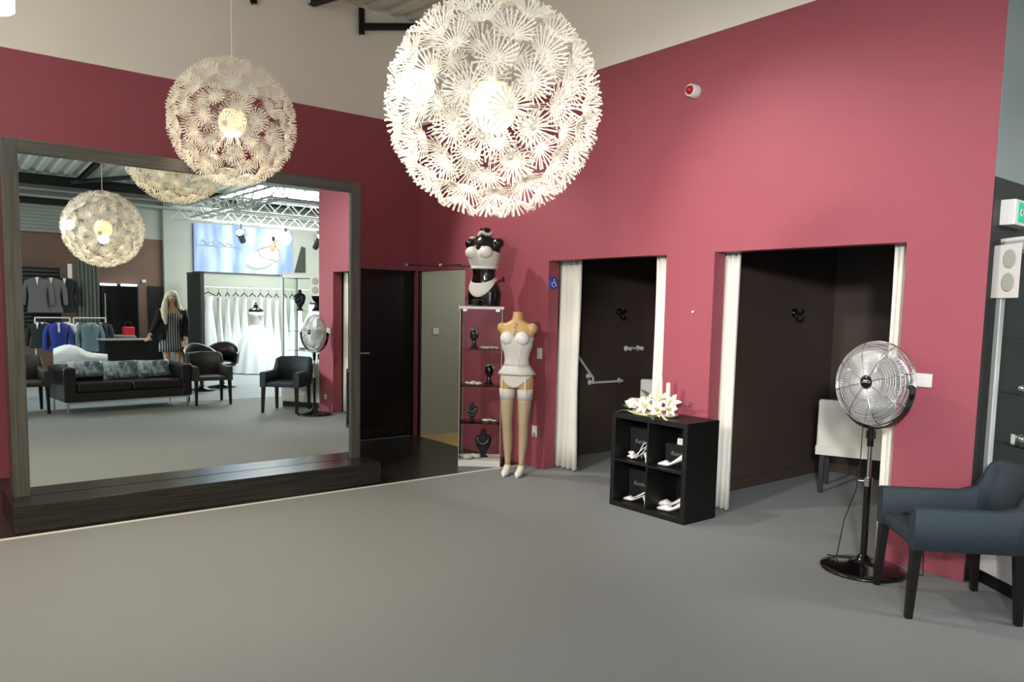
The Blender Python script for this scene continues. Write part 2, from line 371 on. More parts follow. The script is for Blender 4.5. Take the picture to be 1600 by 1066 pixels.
# ------------------------------------------------------------------ dandelion pendant lamps
def flower_mesh():
    g = G(); n = 22
    for i in range(n):
        a = 2 * PI * i / n + random.uniform(-.05, .05); L = random.uniform(.078, .093); lift = random.uniform(.040, .054)
        M = Matrix.Rotation(a, 4, 'Z')
        pts = [(.006, 0), (.030, .010), (.055, .026), (L, lift)]; ws = [.0022, .0024, .0028, .0038]
        rings = [[(x, -w, z - .0011), (x, w, z - .0011), (x, w, z + .0011), (x, -w, z + .0011)] for (x, z), w in zip(pts, ws)]
        g.loft(rings, True, False, False, M)
    g.ell((0, 0, .002), (.012, .012, .006), 8, 4)
    return g
fl0 = None
def lamp(loc, label, nfl, cord_top, power):
    global fl0
    t = thing('pendant_lamp', label, 'lamp', loc, 0, 'round paper flower pendant lamps')
    Rr = .392
    wires = G()
    ga = PI * (3 - 5 ** .5)
    for i in range(nfl):
        z = 1 - 2 * (i + .5) / nfl; r = math.sqrt(1 - z * z); a = i * ga + random.uniform(-.06, .06)
        d = Vector((r * math.cos(a), r * math.sin(a), z))
        wires.tube([d * .1, d * (Rr - .002)], .0011, 3, caps=False)
        if fl0 is None:
            fl0 = flower_mesh().build('paper_flower', 'paper', t); o = fl0
        else:
            o = fl0.copy(); C.objects.link(o); o.parent = t
        o.location = d * Rr
        q = d.to_track_quat('Z', 'Y'); e = (q.to_matrix() @ Matrix.Rotation(random.uniform(0, PI), 3, 'Z')).to_euler(); o.rotation_euler = e
    wires.build('wire_frame', 'white_plastic', t)
    gl = G(); gl.lathe([(.02, .1), (.06, .09), (.09, .05), (.1, 0), (.088, -.05), (.05, -.088)], 20, caps=False)
    gl.build('inner_shade', 'globe_warm', t, solid=.002)
    b = G(); b.ell((0, 0, -.015), (.038, .038, .045)); b.build('bulb', 'bulb_warm', t)
    s_ = G(); s_.tube([(0, 0, .03), (0, 0, .12)], .022, 10); s_.build('socket', 'white_plastic', t)
    G().tube([(0, 0, .12), (0, 0, cord_top - loc[2])], .0035, 6).build('cord', 'white_plastic', t)
    G().lathe([(.05, cord_top - loc[2] - .03), (.055, cord_top - loc[2])], 16).build('ceiling_cup', 'white_plastic', t)
    L = bpy.data.lights.new('lamp_bulb', 'POINT'); L.energy = power; L.color = (1., .86, .66); L.shadow_soft_size = .06
    lo = bpy.data.objects.new('lamp_bulb_light', L); C.objects.link(lo); lo.location = (loc[0], loc[1], loc[2] - .11)
    return t
lampA = lamp((2.43, -3.10, 2.91), 'farther and smaller-looking white paper dandelion globe lamp, before the mirror', 99, ceil_z(2.43), 7)
lampB = lamp((5.53, -3.09, 2.45), 'nearest and largest-looking white paper dandelion globe lamp, upper centre', 99, ceil_z(5.53), 26)
# second lit bulb sitting in the near lamp's shell
G().ell((0, -.365, .02), (.065, .065, .06), 16, 10).build('side_bulb', 'bulb_cool', lampB)

# ------------------------------------------------------------------ soft armchairs
def arm_chair(name, label, cloth, loc, rz, group=None, scale=1.):
    t = thing(name, label, 'armchair', loc, rz, group)
    W, D = .285, .26
    # seat cushion block
    g = G(); g.box(-.21, .21, -D - .02, .2, .385, .455); g.build('seat', cloth, t, bevel=.02)
    # wrap-around shell: arms + back as one lofted band
    path = []   # (x, y, top z, outward dir)
    arm_top = .605
    for x, y, zt, th in ((-W, -D - .03, arm_top, .075), (-W, -.05, arm_top, .075), (-W, .14, arm_top + .002, .075), (-W, .215, .635, .07), (-W + .004, .262, .775, .06),
                     (-.245, .31, .80, .055), (0, .335, .81, .055), (.245, .31, .80, .055), (W - .004, .262, .775, .06), (W, .215, .635, .07), (W, .14, arm_top + .002, .075), (W, -.05, arm_top, .075), (W, -D - .03, arm_top, .075)):
        path.append((Vector((x, y)), zt, th))
    rings = []
    for i, (p, zt, th) in enumerate(path):
        a = path[max(0, i - 1)][0]; c = path[min(len(path) - 1, i + 1)][0]; d = (c - a).normalized(); nrm = Vector((d.y, -d.x))  # inward
        if nrm.dot(-p) < 0: nrm = -nrm
        lean = (zt - .45) * .22 * max(0, p.y - .1) / .2
        o_ = p - nrm * .01; i_ = p + nrm * th
        ring = [(o_.x, o_.y, .385), (o_.x, o_.y + lean, zt - .012), (o_.x + nrm.x * .014, o_.y + nrm.y * .014 + lean, zt), (i_.x - nrm.x * .014, i_.y - nrm.y * .014 + lean, zt), (i_.x, i_.y + lean, zt - .014), (i_.x, i_.y, .385)]
        rings.append(ring)
    # split into back and two arms so each is a part
    def part(nm, r):
        g = G(); g.loft(r, True, False, True); return g.build(nm, cloth, t)
    part('armrest', rings[:4]); part('armrest', rings[9:]); part('backrest', rings[3:10])
    for sx in (-1, 1):
        for sy in (-1, 1):
            g = G(); x, y = sx * (W - .035), sy * D + (.0 if sy < 0 else -.01)
            a, b_ = .026, .018; dx, dy = sx * .008, sy * .02
            g.hexa([(x - b_ + dx, y - b_ + dy, 0), (x + b_ + dx, y - b_ + dy, 0), (x + b_ + dx, y + b_ + dy, 0), (x - b_ + dx, y + b_ + dy, 0)], [(x - a, y - a, .40), (x + a, y - a, .40), (x + a, y + a, .40), (x - a, y + a, .40)])
            g.build('leg', 'black_leg', t, bevel=.003)
    return t
arm_chair('armchair', 'slate blue-grey fabric armchair in front of the jewellery case', 'chair_cloth', (6.41, -.49, 0), R(-46.6))
c1 = arm_chair('armchair', 'dark armchair cut off by the left mirror edge, beside the sofa', 'chair_dark', (8.02, -3.68, 0), R(-92))
dup(c1, (7.88, -1.17, 0), R(-86), 'dark armchair right of the black sofa, in front of two swivel chairs, in the mirror')

# ------------------------------------------------------------------ pedestal fan
def fan(loc, rz):
    t = thing('pedestal_fan', 'chrome pedestal fan with round wire cage and black base', 'fan', loc, 0)
    hz = 1.2; R0 = .262
    T = Matrix.Translation((0, 0, hz)) @ Matrix.Rotation(rz, 4, 'Z') @ Matrix.Rotation(R(-6), 4, 'X')
    T = T @ Matrix.Rotation(PI / 2, 4, 'X')      # local +z of cage now points to -y (front)
    def cage(sign, rings_n, rad_n):
        g = G()
        prof = [(.045, .085), (.10, .088), (.16, .082), (.215, .066), (.25, .035), (R0, 0)] if sign > 0 else [(.07, -.10), (.12, -.10), (.18, -.085), (.23, -.06), (.255, -.03), (R0, 0)]
        for k in range(rad_n):
            a = 2 * PI * k / rad_n
            g.tube([(r * math.cos(a + (.25 * (R0 - r) / R0 if sign > 0 else 0)), r * math.sin(a + (.25 * (R0 - r) / R0 if sign > 0 else 0)), z) for r, z in prof], .0014, 4, M=T)
        for r, z in prof[:-1] + ([(.07, .087), (.085, .0875), (.13, .085), (.145, .0845), (.175, .079), (.19, .076), (.235, .049)] if sign > 0 else [(.15, -.095)]):
            g.tube([(r * math.cos(2 * PI * j / 40), r * math.sin(2 * PI * j / 40), z) for j in range(40)], .0016, 4, closed=True, M=T)
        return g
    f = cage(1, 6, 132).build('front_grille', 'chrome_wire', t)
    g = G()
    for k in range(8):    # stout spokes of the front grille
        a = 2 * PI * k / 8 + .3
        g.tube([(r * math.cos(a), r * math.sin(a), z + .002) for r, z in [(.045, .087), (.10, .09), (.16, .084), (.215, .068), (.25, .037), (R0, 0)]], .0034, 5, M=T)
    g.build('grille_spoke', 'chrome', f)
    g = G(); g.lathe([(.002, .094), (.03, .094), (.036, .088), (.036, .08)], 20, M=T); hc = g.build('hub_cap', 'gloss_black', f)
    M2 = T @ Matrix.Translation((0, 0, .0955))
    g = G(); g.box(-.028, .028, -.0028, -.0008, 0, .0008, M2); g.box(-.014, .014, .005, .012, 0, .0008, M2); g.build('badge_line', 'script_white', f)
    cage(-1, 6, 96).build('rear_grille', 'chrome_wire', t)
    g = G()
    for z in (-.006, .006): g.tube([(R0 * math.cos(2 * PI * j / 48), R0 * math.sin(2 * PI * j / 48), z) for j in range(48)], .005, 6, closed=True, M=T)
    g.build('rim', 'chrome', t)
    g = G()
    for k in range(4):
        M = T @ Matrix.Rotation(k * PI / 2 + .5, 4, 'Z')
        grid = []
        for i in range(8):
            r = .04 + .19 * i / 7; hw = .35 + .42 * math.sin(PI * min(1, (i + 1) / 8) * .75)
            if i == 7: hw *= .72
            grid.append([(r * math.cos(hw * (u - .5) * 1.5), r * math.sin(hw * (u - .5) * 1.5), .035 * (u - .5) * 1.6 - .005) for u in [j / 6 for j in range(7)]])
        g.sheet(grid, M=M)
    g.build('blade', 'blade_metal', t, solid=.002)
    g = G(); g.lathe([(.002, .035), (.045, .03), (.05, .0), (.05, -.02), (.06, -.03), (.06, -.09), (.045, -.12), (.002, -.125)], 20, M=T); g.build('motor', 'blade_metal', t)
    # yoke: half ring under the cage
    TY = Matrix.Translation((0, 0, hz)) @ Matrix.Rotation(rz + R(-9), 4, 'Z')
    g = G(); rings = []
    for j in range(25):
        a = PI * j / 24; x, z = -math.cos(a), -math.sin(a)
        ro, ri = .290, .278
        rings.append([(x * ri, -.02, z * ri), (x * ro, -.02, z * ro), (x * ro, .02, z * ro), (x * ri, .02, z * ri)])
    g.loft(rings, True, False, False, TY)
    for s_ in (-1, 1): g.tube([(s_ * .258, 0, 0), (s_ * .288, 0, 0)], .014, 10, M=TY)
    g.build('yoke', 'gloss_black', t)
    g = G(); g.tube([(0, 0, .80), (0, 0, .915)], .02, 12); g.box(-.024, .024, -.016, .016, .85, .9); g.build('pole_clamp', 'gloss_black', t)
    G().tube([(0, 0, .55), (0, 0, .83)], .0135, 14).build('upper_pole', 'chrome', t)
    g = G(); g.tube([(0, 0, .545), (0, 0, .60)], .027, 14); g.tube([(0, 0, .575), (-.05, -.03, .575)], .007, 8); g.build('collar', 'chrome', t)
    g = G(); g.tube([(0, 0, .06), (0, 0, .56)], .021, 14); g.build('lower_pole', 'gloss_black', t)
    g = G(); g.lathe([(.252, 0), (.256, .008), (.25, .018), (.20, .03), (.10, .044), (.05, .052), (.034, .09), (.024, .10)], 48); g.build('base', 'gloss_black', t)
    g = G(); g.tube([(-.04, .04, hz - .1), (-.07, .03, .9), (-.06, .0, .62), (-.075, 0, .5), (-.13, -.02, .3), (-.15, -.03, .12), (-.17, -.01, .045), (-.25, .02, .028)], .0035, 6); g.build('cord', 'black_leg', t)
    return t
fan((5.845, -.30, 0), R(-8))
tag(G().tube([(6.10, -.06, .20), (6.12, -.08, .1), (6.14, -.12, .01), (6.05, -.16, .006), (5.98, -.24, .03)], .004, 6).build('power_cord', 'black_leg'), 'thin black cable running down the red wall behind the fan', 'cable')

# ------------------------------------------------------------------ cube shelf with shoes and flowers
SX, SY = 3.753, -.452
t = thing('cube_shelf', 'black four-cube shelf unit holding white bridal shoes', 'shelf', (SX, SY, 0))
S = .78; th = .042
g = G(); g.box(0, S, 0, .39, 0, th); g.box(0, S, 0, .39, S - th, S); g.box(0, th, 0, .39, th, S - th); g.box(S - th, S, 0, .39, th, S - th); g.build('carcass', 'black_wood', t, bevel=.002)
g = G(); g.box(S / 2 - .008, S / 2 + .008, .004, .385, th, S - th); g.build('divider', 'black_wood', t)
g = G(); g.box(th, S / 2 - .008, .004, .385, S / 2 - .008, S / 2 + .008); g.build('inner_shelf', 'black_wood', t)
g = G(); g.box(S / 2 + .008, S - th, .004, .385, S / 2 - .008, S / 2 + .008); g.build('inner_shelf', 'black_wood', t)
G().box(th, S - th, .378, .388, th, S - th).build('back_panel', 'black_wood', t)

def shoe(label, loc, rz, kind, group, s=1.):
    """court shoe, toe towards -x, heel at +x"""
    t = thing('bridal_shoe', label, 'shoe', loc, rz, group)
    L = .235 * s; H = .075 * s
    def sole_z(u): return .004 + (0 if u < .35 else H * ((u - .35) / .65) ** 1.15)
    g = G(); rings = []
    N = 14
    for i in range(N + 1):
        u = i / N; x = -L / 2 + L * u
        w = .036 * s * (math.sin(min(1, (u + .015) / .3) * PI / 2) ** .6) if u < .3 else .036 * s * (1 - .30 * (u - .3) / .7)
        if u > .94: w *= .8
        if u < .03: w = .010 * s
        z0 = sole_z(u)
        h = (.016 + .03 * min(1, u / .28)) * s if u < .32 else (.044 - .024 * min(1, (u - .32) / .12)) * s
        if kind in ('pump',) and u > .44: h = (.02 + .035 * ((u - .44) / .56)) * s
        if kind == 'sandal' : h = h if u < .30 else .008
        if kind == 'sling' and u > .45: h = .012
        ring = []
        for j in range(10):
            a = 2 * PI * j / 10
            ring.append((x, w * math.cos(a), z0 + h * (.5 + .5 * math.sin(a))))
        rings.append(ring)
    g.loft(rings); g.build('upper', 'satin_white', t)
    g = G(); g.tube([(L / 2 - .018 * s, 0, sole_z(.95)), (L / 2 - .008 * s, 0, .03 * s), (L / 2 - .006 * s, 0, 0)], [.015 * s, .006 * s, .0055 * s], 8); g.build('heel', 'satin_white', t)
    if kind == 'sandal':
        g = G()
        for k in range(5): g.ell((-L * .3 + .012 * math.cos(k * 1.256), .012 * math.sin(k * 1.256), .05), (.016, .016, .012), 8, 5)
        g.build('bow', 'petal', t)
        g = G()
        for dz, x0 in ((.05, -.02), (.085, .02)):
            g.tube([(x0, -.03, sole_z(.5)), (L / 2 - .02, -.02, sole_z(.9) + dz), (L / 2, 0, sole_z(1) + dz), (L / 2 - .02, .02, sole_z(.9) + dz), (x0, .03, sole_z(.5))], .0032, 6)
        g.build('ankle_strap', 'satin_white', t)
    if kind == 'sling':
        g = G(); g.tube([(0, -.03, sole_z(.5) + .02), (L / 2 - .01, -.02, sole_z(.95) + .03), (L / 2 + .006, 0, sole_z(1) + .035), (L / 2 - .01, .02, sole_z(.95) + .03), (0, .03, sole_z(.5) + .02)], .0035, 6); g.build('sling_strap', 'satin_white', t)
    return t
def shoe_box(label, loc, rz, txt, sx=.25, sy=.1, sz=.17):
    t = thing('shoe_box', label, 'box', loc, rz, 'black shoe boxes in the shelf')
    G().box(-sx / 2, sx / 2, -sy / 2, sy / 2, 0, sz * .78).build('body', 'box_black', t, bevel=.002)
    G().box(-sx / 2 - .003, sx / 2 + .003, -sy / 2 - .003, sy / 2 + .003, sz * .78, sz).build('lid', 'box_black', t, bevel=.002)
    text('lettering', txt, .048, 'light_grey_text', t, (.02, -sy / 2 - .0045, sz * .55), shear=.35)
    return t
z1, z2 = th, S / 2 + .008
shoe_box('black shoe box with pale script, upper left cube', (SX + .162, SY + .235, z2), R(4), 'Rainbow', .23, .1, .25)
shoe_box('black shoe box with faint script, upper right cube', (SX + .535, SY + .245, z2), R(6), 'Rainbow', .23, .1, .17)
shoe_box('black shoe box with pale script, lower left cube', (SX + .162, SY + .235, z1), R(4), 'Rainbow', .23, .1, .25)
shoe('white strappy sandal with flower bow, upper left cube', (SX + .20, SY + .10, z2), R(-8), 'sandal', 'white bridal shoes in the shelf')
shoe('white closed pump shoe, upper right cube', (SX + .56, SY + .10, z2), R(6), 'pump', 'white bridal shoes in the shelf', 1.05)
shoe('white slingback shoe, lower left cube', (SX + .19, SY + .10, z1), R(4), 'sling', 'white bridal shoes in the shelf', .95)
shoe('pointed white pump nearest the front, lower right cube', (SX + .60, SY + .10, z1), R(8), 'pump', 'white bridal shoes in the shelf', 1.25)
shoe('white pump behind another, lower right cube', (SX + .50, SY + .22, z1), R(14), 'pump', 'white bridal shoes in the shelf', 1.3)
t = tag(G().box(-.025, .025, -.001, .001, 0, .05).build('price_card', 'white_plastic', loc=(SX + .555, SY + .20, z2 + .171), rot=(R(-6), 0, R(6))), 'small white card with a dark mark standing on a shoe box', 'card')
text('mark', '?', .03, 'charcoal', t, (0, -.002, .025))

# flower arrangement
t = thing('flower_arrangement', 'white lilies and roses with two candles on the black shelf', 'flowers', (SX + .31, SY + .17, S)); t.scale = (1.15, 1.15, 1.15)
Mg = lambda x, y, z, a, e: Matrix.Translation((x, y, z)) @ Matrix.Rotation(a, 4, 'Z') @ Matrix.Rotation(e, 4, 'Y')
g = G(); g.lathe([(.03, 0), (.13, .002), (.15, .02), (.145, .024), (.02, .012)], 28, sx=1.3, sy=.7); g.build('dish', 'branch', t)
def rose(x, y, z, s):
    g = G()
    for k in range(14):
        a = k * 2.4; rr = s * (.15 + .06 * k); e = .25 + .085 * k
        M = Mg(x + math.cos(a) * rr * .45, y + math.sin(a) * rr * .45, z, a, e)
        g.sheet([[(u * s * .45 * math.sin(.2 + 2.5 * v), (v - .0) * 0 + (u) * s * .5 * math.cos(.2 + 2.5 * v), v * s * .9) for u in (-1, -.5, 0, .5, 1)] for v in (0, .33, .66, 1)], M=M)
    g.build('rose', 'petal', t, solid=.0015)
rose(-.175, -.02, .055, .055); rose(-.115, .02, .07, .05); rose(-.125, -.06, .05, .05)
def lily(x, y, z, az, el, s):
    g = G()
    M0 = Matrix.Translation((x, y, z)) @ Matrix.Rotation(az, 4, 'Z') @ Matrix.Rotation(el, 4, 'X')
    for k in range(6):
        M = M0 @ Matrix.Rotation(k * PI / 3, 4, 'Z')
        grid = []
        for i in range(7):
            u = i / 6; w = s * .24 * math.sin(PI * (.08 + .92 * u) ** .8) if u < 1 else 0.002
            r = s * (.12 + .9 * u); zz = s * (.75 * u ** .7 - .35 * u * u * u)
            grid.append([(r, w * q, zz + abs(q) * w * .25) for q in (-1, 0, 1)])
        g.sheet(grid, M=M)
    o = g.build('lily', 'petal', t, solid=.0015)
    g = G()
    g.lathe([(.004, 0), (s * .2, s * .25), (s * .22, s * .4)], 8, caps=False, M=M0)
    for k in range(5): g.tube([M0 @ Vector((0, 0, 0)), M0 @ Vector((s * .1 * math.cos(k * 1.25), s * .1 * math.sin(k * 1.25), s * .75))], .0015, 4)
    g.build('lily_throat', 'petal_yellow', o)
lily(-.01, -.08, .06, 0, R(62), .078); lily(.085, -.07, .05, R(20), R(66), .07); lily(.14, 0, .09, R(40), R(50), .075); lily(.03, .02, .10, 0, R(28), .08); lily(.16, -.045, .06, R(60), R(72), .06); lily(-.04, .03, .11, R(-30), R(30), .06)
g = G(); g.lathe([(.016, .0), (.016, .20), (.011, .235), (.003, .25)], 12, c=(.02, .03, .04)); g.build('candle', 'candle', t)
g = G(); g.lathe([(.0165, .0), (.0165, .19), (.012, .196)], 12, c=(.09, .03, .04)); g.build('candle', 'candle', t)
g = G(); g.tube([(-.17, -.1, .02), (-.05, -.13, .012), (.06, -.13, .012), (.13, -.11, .035), (.16, -.07, .08)], [.006, .007, .008, .008, .006], 8); g.tube([(.13, -.1, .06), (.17, -.13, .03), (.22, -.15, .008), (.25, -.16, .006)], [.006, .007, .007, .004], 8)
g.build('white_branch', 'branch', t)
for (x, y, z, az, el, L) in ((-.05, .02, .08, PI * .9, -.5, .17), (.18, .02, .08, .2, -.25, .13), (-.2, -.05, .03, PI, .0, .08), (.05, -.13, .012, -.6, .05, .16), (-.12, -.1, .01, PI + .4, .05, .12)):
    M = Mg(x, y, z, az, el); g = G()
    g.sheet([[(L * i / 6, q * .022 * math.sin(PI * (i + .2) / 6.4), .02 * math.sin(PI * i / 6) - abs(q) * .004) for q in (-1, 0, 1)] for i in range(7)], M=M); g.build('leaf', 'leaf', t, solid=.001)

# ------------------------------------------------------------------ mannequins
# body rings: z, half width, half depth, y offset (front is -y)
BODY = [(1.585, .046, .048, .012), (1.55, .048, .05, .010), (1.51, .055, .056, .008), (1.485, .10, .062, .006), (1.465, .150, .070, .004), (1.43, .172, .080, 0), (1.38, .168, .092, -.004), (1.32, .155, .100, -.008), (1.25, .142, .098, -.004),
        (1.18, .116, .086, 0), (1.12, .108, .081, 0), (1.06, .122, .088, .004), (1.0, .150, .100, .008), (.94, .166, .110, .012), (.89, .168, .110, .012), (.86, .165, .105, .01)]
def body_at(z):
    for (a, b) in zip(BODY, BODY[1:]):
        if a[0] >= z >= b[0]:
            k = (a[0] - z) / (a[0] - b[0]); return tuple(a[i] + (b[i] - a[i]) * k for i in range(4))
    return BODY[-1] if z < BODY[-1][0] else BODY[0]
def ring_at(z, inf=0., n=32, sq=1.):
    _, w, d, y = body_at(z)
    return [((w + inf) * math.cos(a), y + (d + inf) * math.sin(a), z) for a in [2 * PI * j / n for j in range(n)]]
LEG = [(.90, .086, .080, .086, .008), (.80, .088, .068, .080, .006), (.70, .087, .061, .072, 0), (.60, .084, .052, .060, -.004), (.53, .082, .046, .052, -.008), (.47, .081, .043, .047, -.004), (.38, .079, .044, .051, .012), (.30, .076, .041, .047, .014), (.20, .072, .031, .036, .006), (.13, .069, .025, .030, 0), (.10, .069, .026, .034, -.004)]
def leg_at(z):
    for (a, b) in zip(LEG, LEG[1:]):
        if a[0] >= z >= b[0]:
            k = (a[0] - z) / (a[0] - b[0]); return tuple(a[i] + (b[i] - a[i]) * k for i in range(5))
    return LEG[0] if z > .9 else LEG[-1]
def leg_ring(z, s, inf=0., n=20, tz=0):
    _, cx, w, d, y = leg_at(z)
    return [(s * cx + (w + inf) * math.cos(a), y + (d + inf) * math.sin(a), z) for a in [2 * PI * j / n for j in range(n)]]
def body_geo(g, full=True, zcut=.80):
    g.loft([ring_at(z) for z in [b[0] for b in reversed(BODY)]])
    for s in (-1, 1):
        g.ell((s * .072, -.088, 1.335), (.062, .052, .060))
        g.ell((s * .152, .0, 1.43), (.048, .056, .052))
        zs = [.93, .86, .80] if not full else [.93, .86, .80, .75, .70, .65, .60, .53, .47, .38, .30, .20, .13, .10]
        if full: g.loft([leg_ring(z, s) for z in reversed(zs)])
        else: g.loft([[(s * .079 + .078 * math.cos(a), .01 + d_ * math.sin(a), z) for a in [2 * PI * j / 20 for j in range(20)]] for z, d_ in ((zcut, .088), (.86, .092), (.95, .09))])
        if full:   # foot on tiptoe in the shoe
            g.tube([(s * .069, .004, .12), (s * .069, -.02, .08), (s * .068, -.07, .038), (s * .067, -.12, .024), (s * .066, -.15, .018)], [.028, .03, .032, .032, .016], 12)
def cups(g, inf, dz=0):
    for s in (-1, 1): g.ell((s * .072, -.088, 1.335 + dz), (.062 + inf, .052 + inf, .056 + inf), 18, 12)
def wrap(ztop, zbot, inf, n=40, rows=8, a0=0, a1=2 * PI, fn=ring_at):
    """cloth that follows the trunk between two angle-dependent heights"""
    grid = []
    for i in range(rows + 1):
        row = []
        for j in range(n + 1):
            a = a0 + (a1 - a0) * j / n; zt, zb = ztop(a), zbot(a); z = zt + (zb - zt) * i / rows
            _, w, d, y = body_at(max(z, .86)); k = 1.
            if z < .86: k = 1 - (.86 - z) * 1.2
            row.append(((w + inf) * k * math.cos(a), y + (d + inf) * k * math.sin(a), z))
        grid.append(row)
    return grid
def front(a): return max(0., math.cos(a + PI / 2))      # 1 at the front (-y)

# black torso on the display cabinet
DZ = 1.63 - .80
t = thing('mannequin_torso', 'glossy black torso in white lace bustier and briefs on the glass cabinet', 'mannequin', (1.85, -.385, 1.632), R(20)); t.scale = (1.12, 1.12, 1.)
TD = (0, 0, -.80)
g = G(); body_geo(g, False, .80); o = g.build('body', 'gloss_body', t, loc=TD, remesh=.009, smooth_it=4)
g = G(); grid = wrap(lambda a: 1.33 + .03 * front(a), lambda a: 1.19, .006); g.sheet(grid); g.build('bustier', 'lace', t, loc=TD, solid=.003)
g = G(); cups(g, .006); g.build('bra_cup', 'satin_white', t, loc=TD)
g = G(); g.sheet(wrap(lambda a: 1.20, lambda a: 1.172, .009, rows=2)); g.build('waist_band', 'satin_white', t, loc=TD, solid=.003)
g = G(); g.sheet(wrap(lambda a: 1.095 - .065 * front(a), lambda a: 1.05 - .16 * front(a) ** 2, .006, n=60)); g.build('briefs', 'lace', t, loc=TD, solid=.003)
g = G()
for j in range(16):
    a = 2 * PI * j / 16; g.ell((.054 * math.cos(a), .008 + .056 * math.sin(a), 1.525 + .012 * math.sin(3 * a)), (.016, .014, .02), 8, 5)
g.ell((-.10, -.045, 1.485), (.03, .025, .014)); g.build('lace_collar', 'lace', t, loc=TD)

# standing bridal mannequin
t = thing('mannequin', 'headless tan mannequin in white corset, garters and stockings', 'mannequin', (2.42, -.40, 0), R(36))
g = G(); body_geo(g, True); g.build('body', 'manikin_skin', t, remesh=.009, smooth_it=4)
def ruffle(a): return 1 + .03 * math.sin(14 * a)
g = G(); grid = wrap(lambda a: 1.34, lambda a: 1.07, .007, rows=12); g.sheet(grid)
grid = []
for i, (z, inf) in enumerate(((1.07, .008), (1.04, .014), (1.01, .021), (.985, .028))):
    grid.append([(x * ruffle(2 * PI * j / 40), y * ruffle(2 * PI * j / 40), zz) for j, (x, y, zz) in enumerate(ring_at(z, inf, 40) + [ring_at(z, inf, 40)[0]])])
g.sheet(grid); cor = g.build('corset', 'lace', t, solid=.003)
g = G(); cups(g, .008); g.build('corset_cup', 'satin_white', t)
g = G()
for s in (-1, 1):
    pts = []
    for i in range(9):
        z = 1.28 - .27 * i / 8; xx = s * (.075 - .055 * i / 8); _, w, d, y = body_at(z); pts.append((xx, y - (d + .011) * math.sqrt(max(0, 1 - (xx / (w + .011)) ** 2)), z))
    g.tube(pts, .0035, 5)
g.build('ribbon', 'satin_white', cor)
g = G(); g.sheet(wrap(lambda a: .975, lambda a: .965 - .105 * front(a) ** 4, .005, n=60)); g.build('briefs', 'lace', t, solid=.003)
g = G()
for s in (-1, 1):
    for x in (.115,):
        g.box(s * x - .004, s * x + .004, -.105, -.101, .80, .96)
g.build('garter', 'satin_white', t)
for s in (-1, 1):
    g = G(); g.loft([leg_ring(z, s, .003) for z in (.11, .13, .20, .30, .38, .47, .53, .60, .70, .80)], caps=False)
    o = g.build('stocking', 'stocking', t, solid=.001)
    g = G(); g.loft([leg_ring(z, s, .006) for z in (.745, .80, .845)], caps=False); g.build('lace_band', 'lace', o, solid=.003)
for s in (-1, 1):
    o = G(); o.tube([(s * .069, .026, .105), (s * .069, -.005, .085), (s * .068, -.06, .042), (s * .067, -.12, .028), (s * .066, -.165, .014)], [.020, .033, .036, .036, .012], 12)
    o.tube([(s * .069, .030, .10), (s * .069, .04, .05), (s * .069, .044, 0)], [.018, .008, .006], 8)
    o.build('shoe', 'satin_white', t)
g = G(); g.tube([(.062 * math.cos(a), .012 + .064 * math.sin(a), 1.495 + (.012 if math.sin(a) > 0 else -.012)) for a in [2 * PI * j / 24 for j in range(24)]], .005, 6, closed=True)
for k in range(7): g.ell((0 + .008 * math.sin(k * 2), -.068 - .006 * k, 1.475 - .018 * k), .010, 8, 5)
g.build('necklace', 'silver', t)

# ------------------------------------------------------------------ narrow glass display cabinet
e_ = R(48.7)
t = thing('display_cabinet', 'narrow glass display cabinet with white top and base', 'cabinet', (1.80, -.64, 0), e_)
w, d, H = .43, .37, 1.63
g = G(); g.box(0, w, 0, d, 0, .065); g.build('base', 'white_plastic', t, bevel=.003)
g = G(); g.box(-.012, w + .012, -.012, d + .0, H - .028, H); g.build('top', 'white_plastic', t, bevel=.003)
for nm, b in (('glass_door', (.012, w - .012, .002, .006, .068, H - .03)), ('side_glass', (.002, .006, .01, d - .01, .066, H - .028)), ('side_glass', (w - .006, w - .002, .01, d - .01, .066, H - .028)), ('back_glass', (.01, w - .01, d - .006, d - .002, .066, H - .028))):
    G().box(*b).build(nm, 'glass', t)
g = G()
for x, y in ((.004, .004), (w - .004, .004), (.004, d - .004), (w - .004, d - .004)): g.tube([(x, y, .066), (x, y, H - .028)], .0038, 6)
g.build('corner_rod', 'alu', t)
shelves = (.44, .82, 1.19)
for z in shelves: G().box(.01, w - .01, .012, d - .012, z, z + .006).build('shelf', 'glass', t)
for x in (.05, w - .05): G().box(x - .02, x + .02, -.006, .012, H - .05, H - .026).build('hinge', 'alu', t)
def cabw(x, y, z): 
    c, s_ = math.cos(e_), math.sin(e_); return (1.80 + x * c - y * s_, -.64 + x * s_ + y * c, z)
def bust(label, loc, rz, s, trim, cat='bust', m='black_cloth', grp='black jewellery display busts'):
    t = thing('jewellery_bust', label, cat, loc, rz, grp)
    g = G(); g.lathe([(.05 * s, 0), (.055 * s, .01 * s), (.03 * s, .03 * s), (.03 * s, .05 * s), (.075 * s, .12 * s), (.095 * s, .19 * s), (.085 * s, .235 * s), (.05 * s, .255 * s), (.028 * s, .27 * s), (.026 * s, .31 * s), (.02 * s, .315 * s)], 20, sy=.6); g.build('form', m, t)
    g = G()
    for k in range(9):
        a = PI * k / 8; g.ell((.06 * s * math.cos(a), -.055 * s, (.22 - .06 * math.sin(a)) * s), .008 * s, 8, 5)
    if trim > 1: 
        for k in range(9):
            a = PI * k / 8; g.ell((.075 * s * math.cos(a), -.052 * s, (.20 - .10 * math.sin(a)) * s), .009 * s, 8, 5)
    g.build('necklace', 'silver', t)
    return t
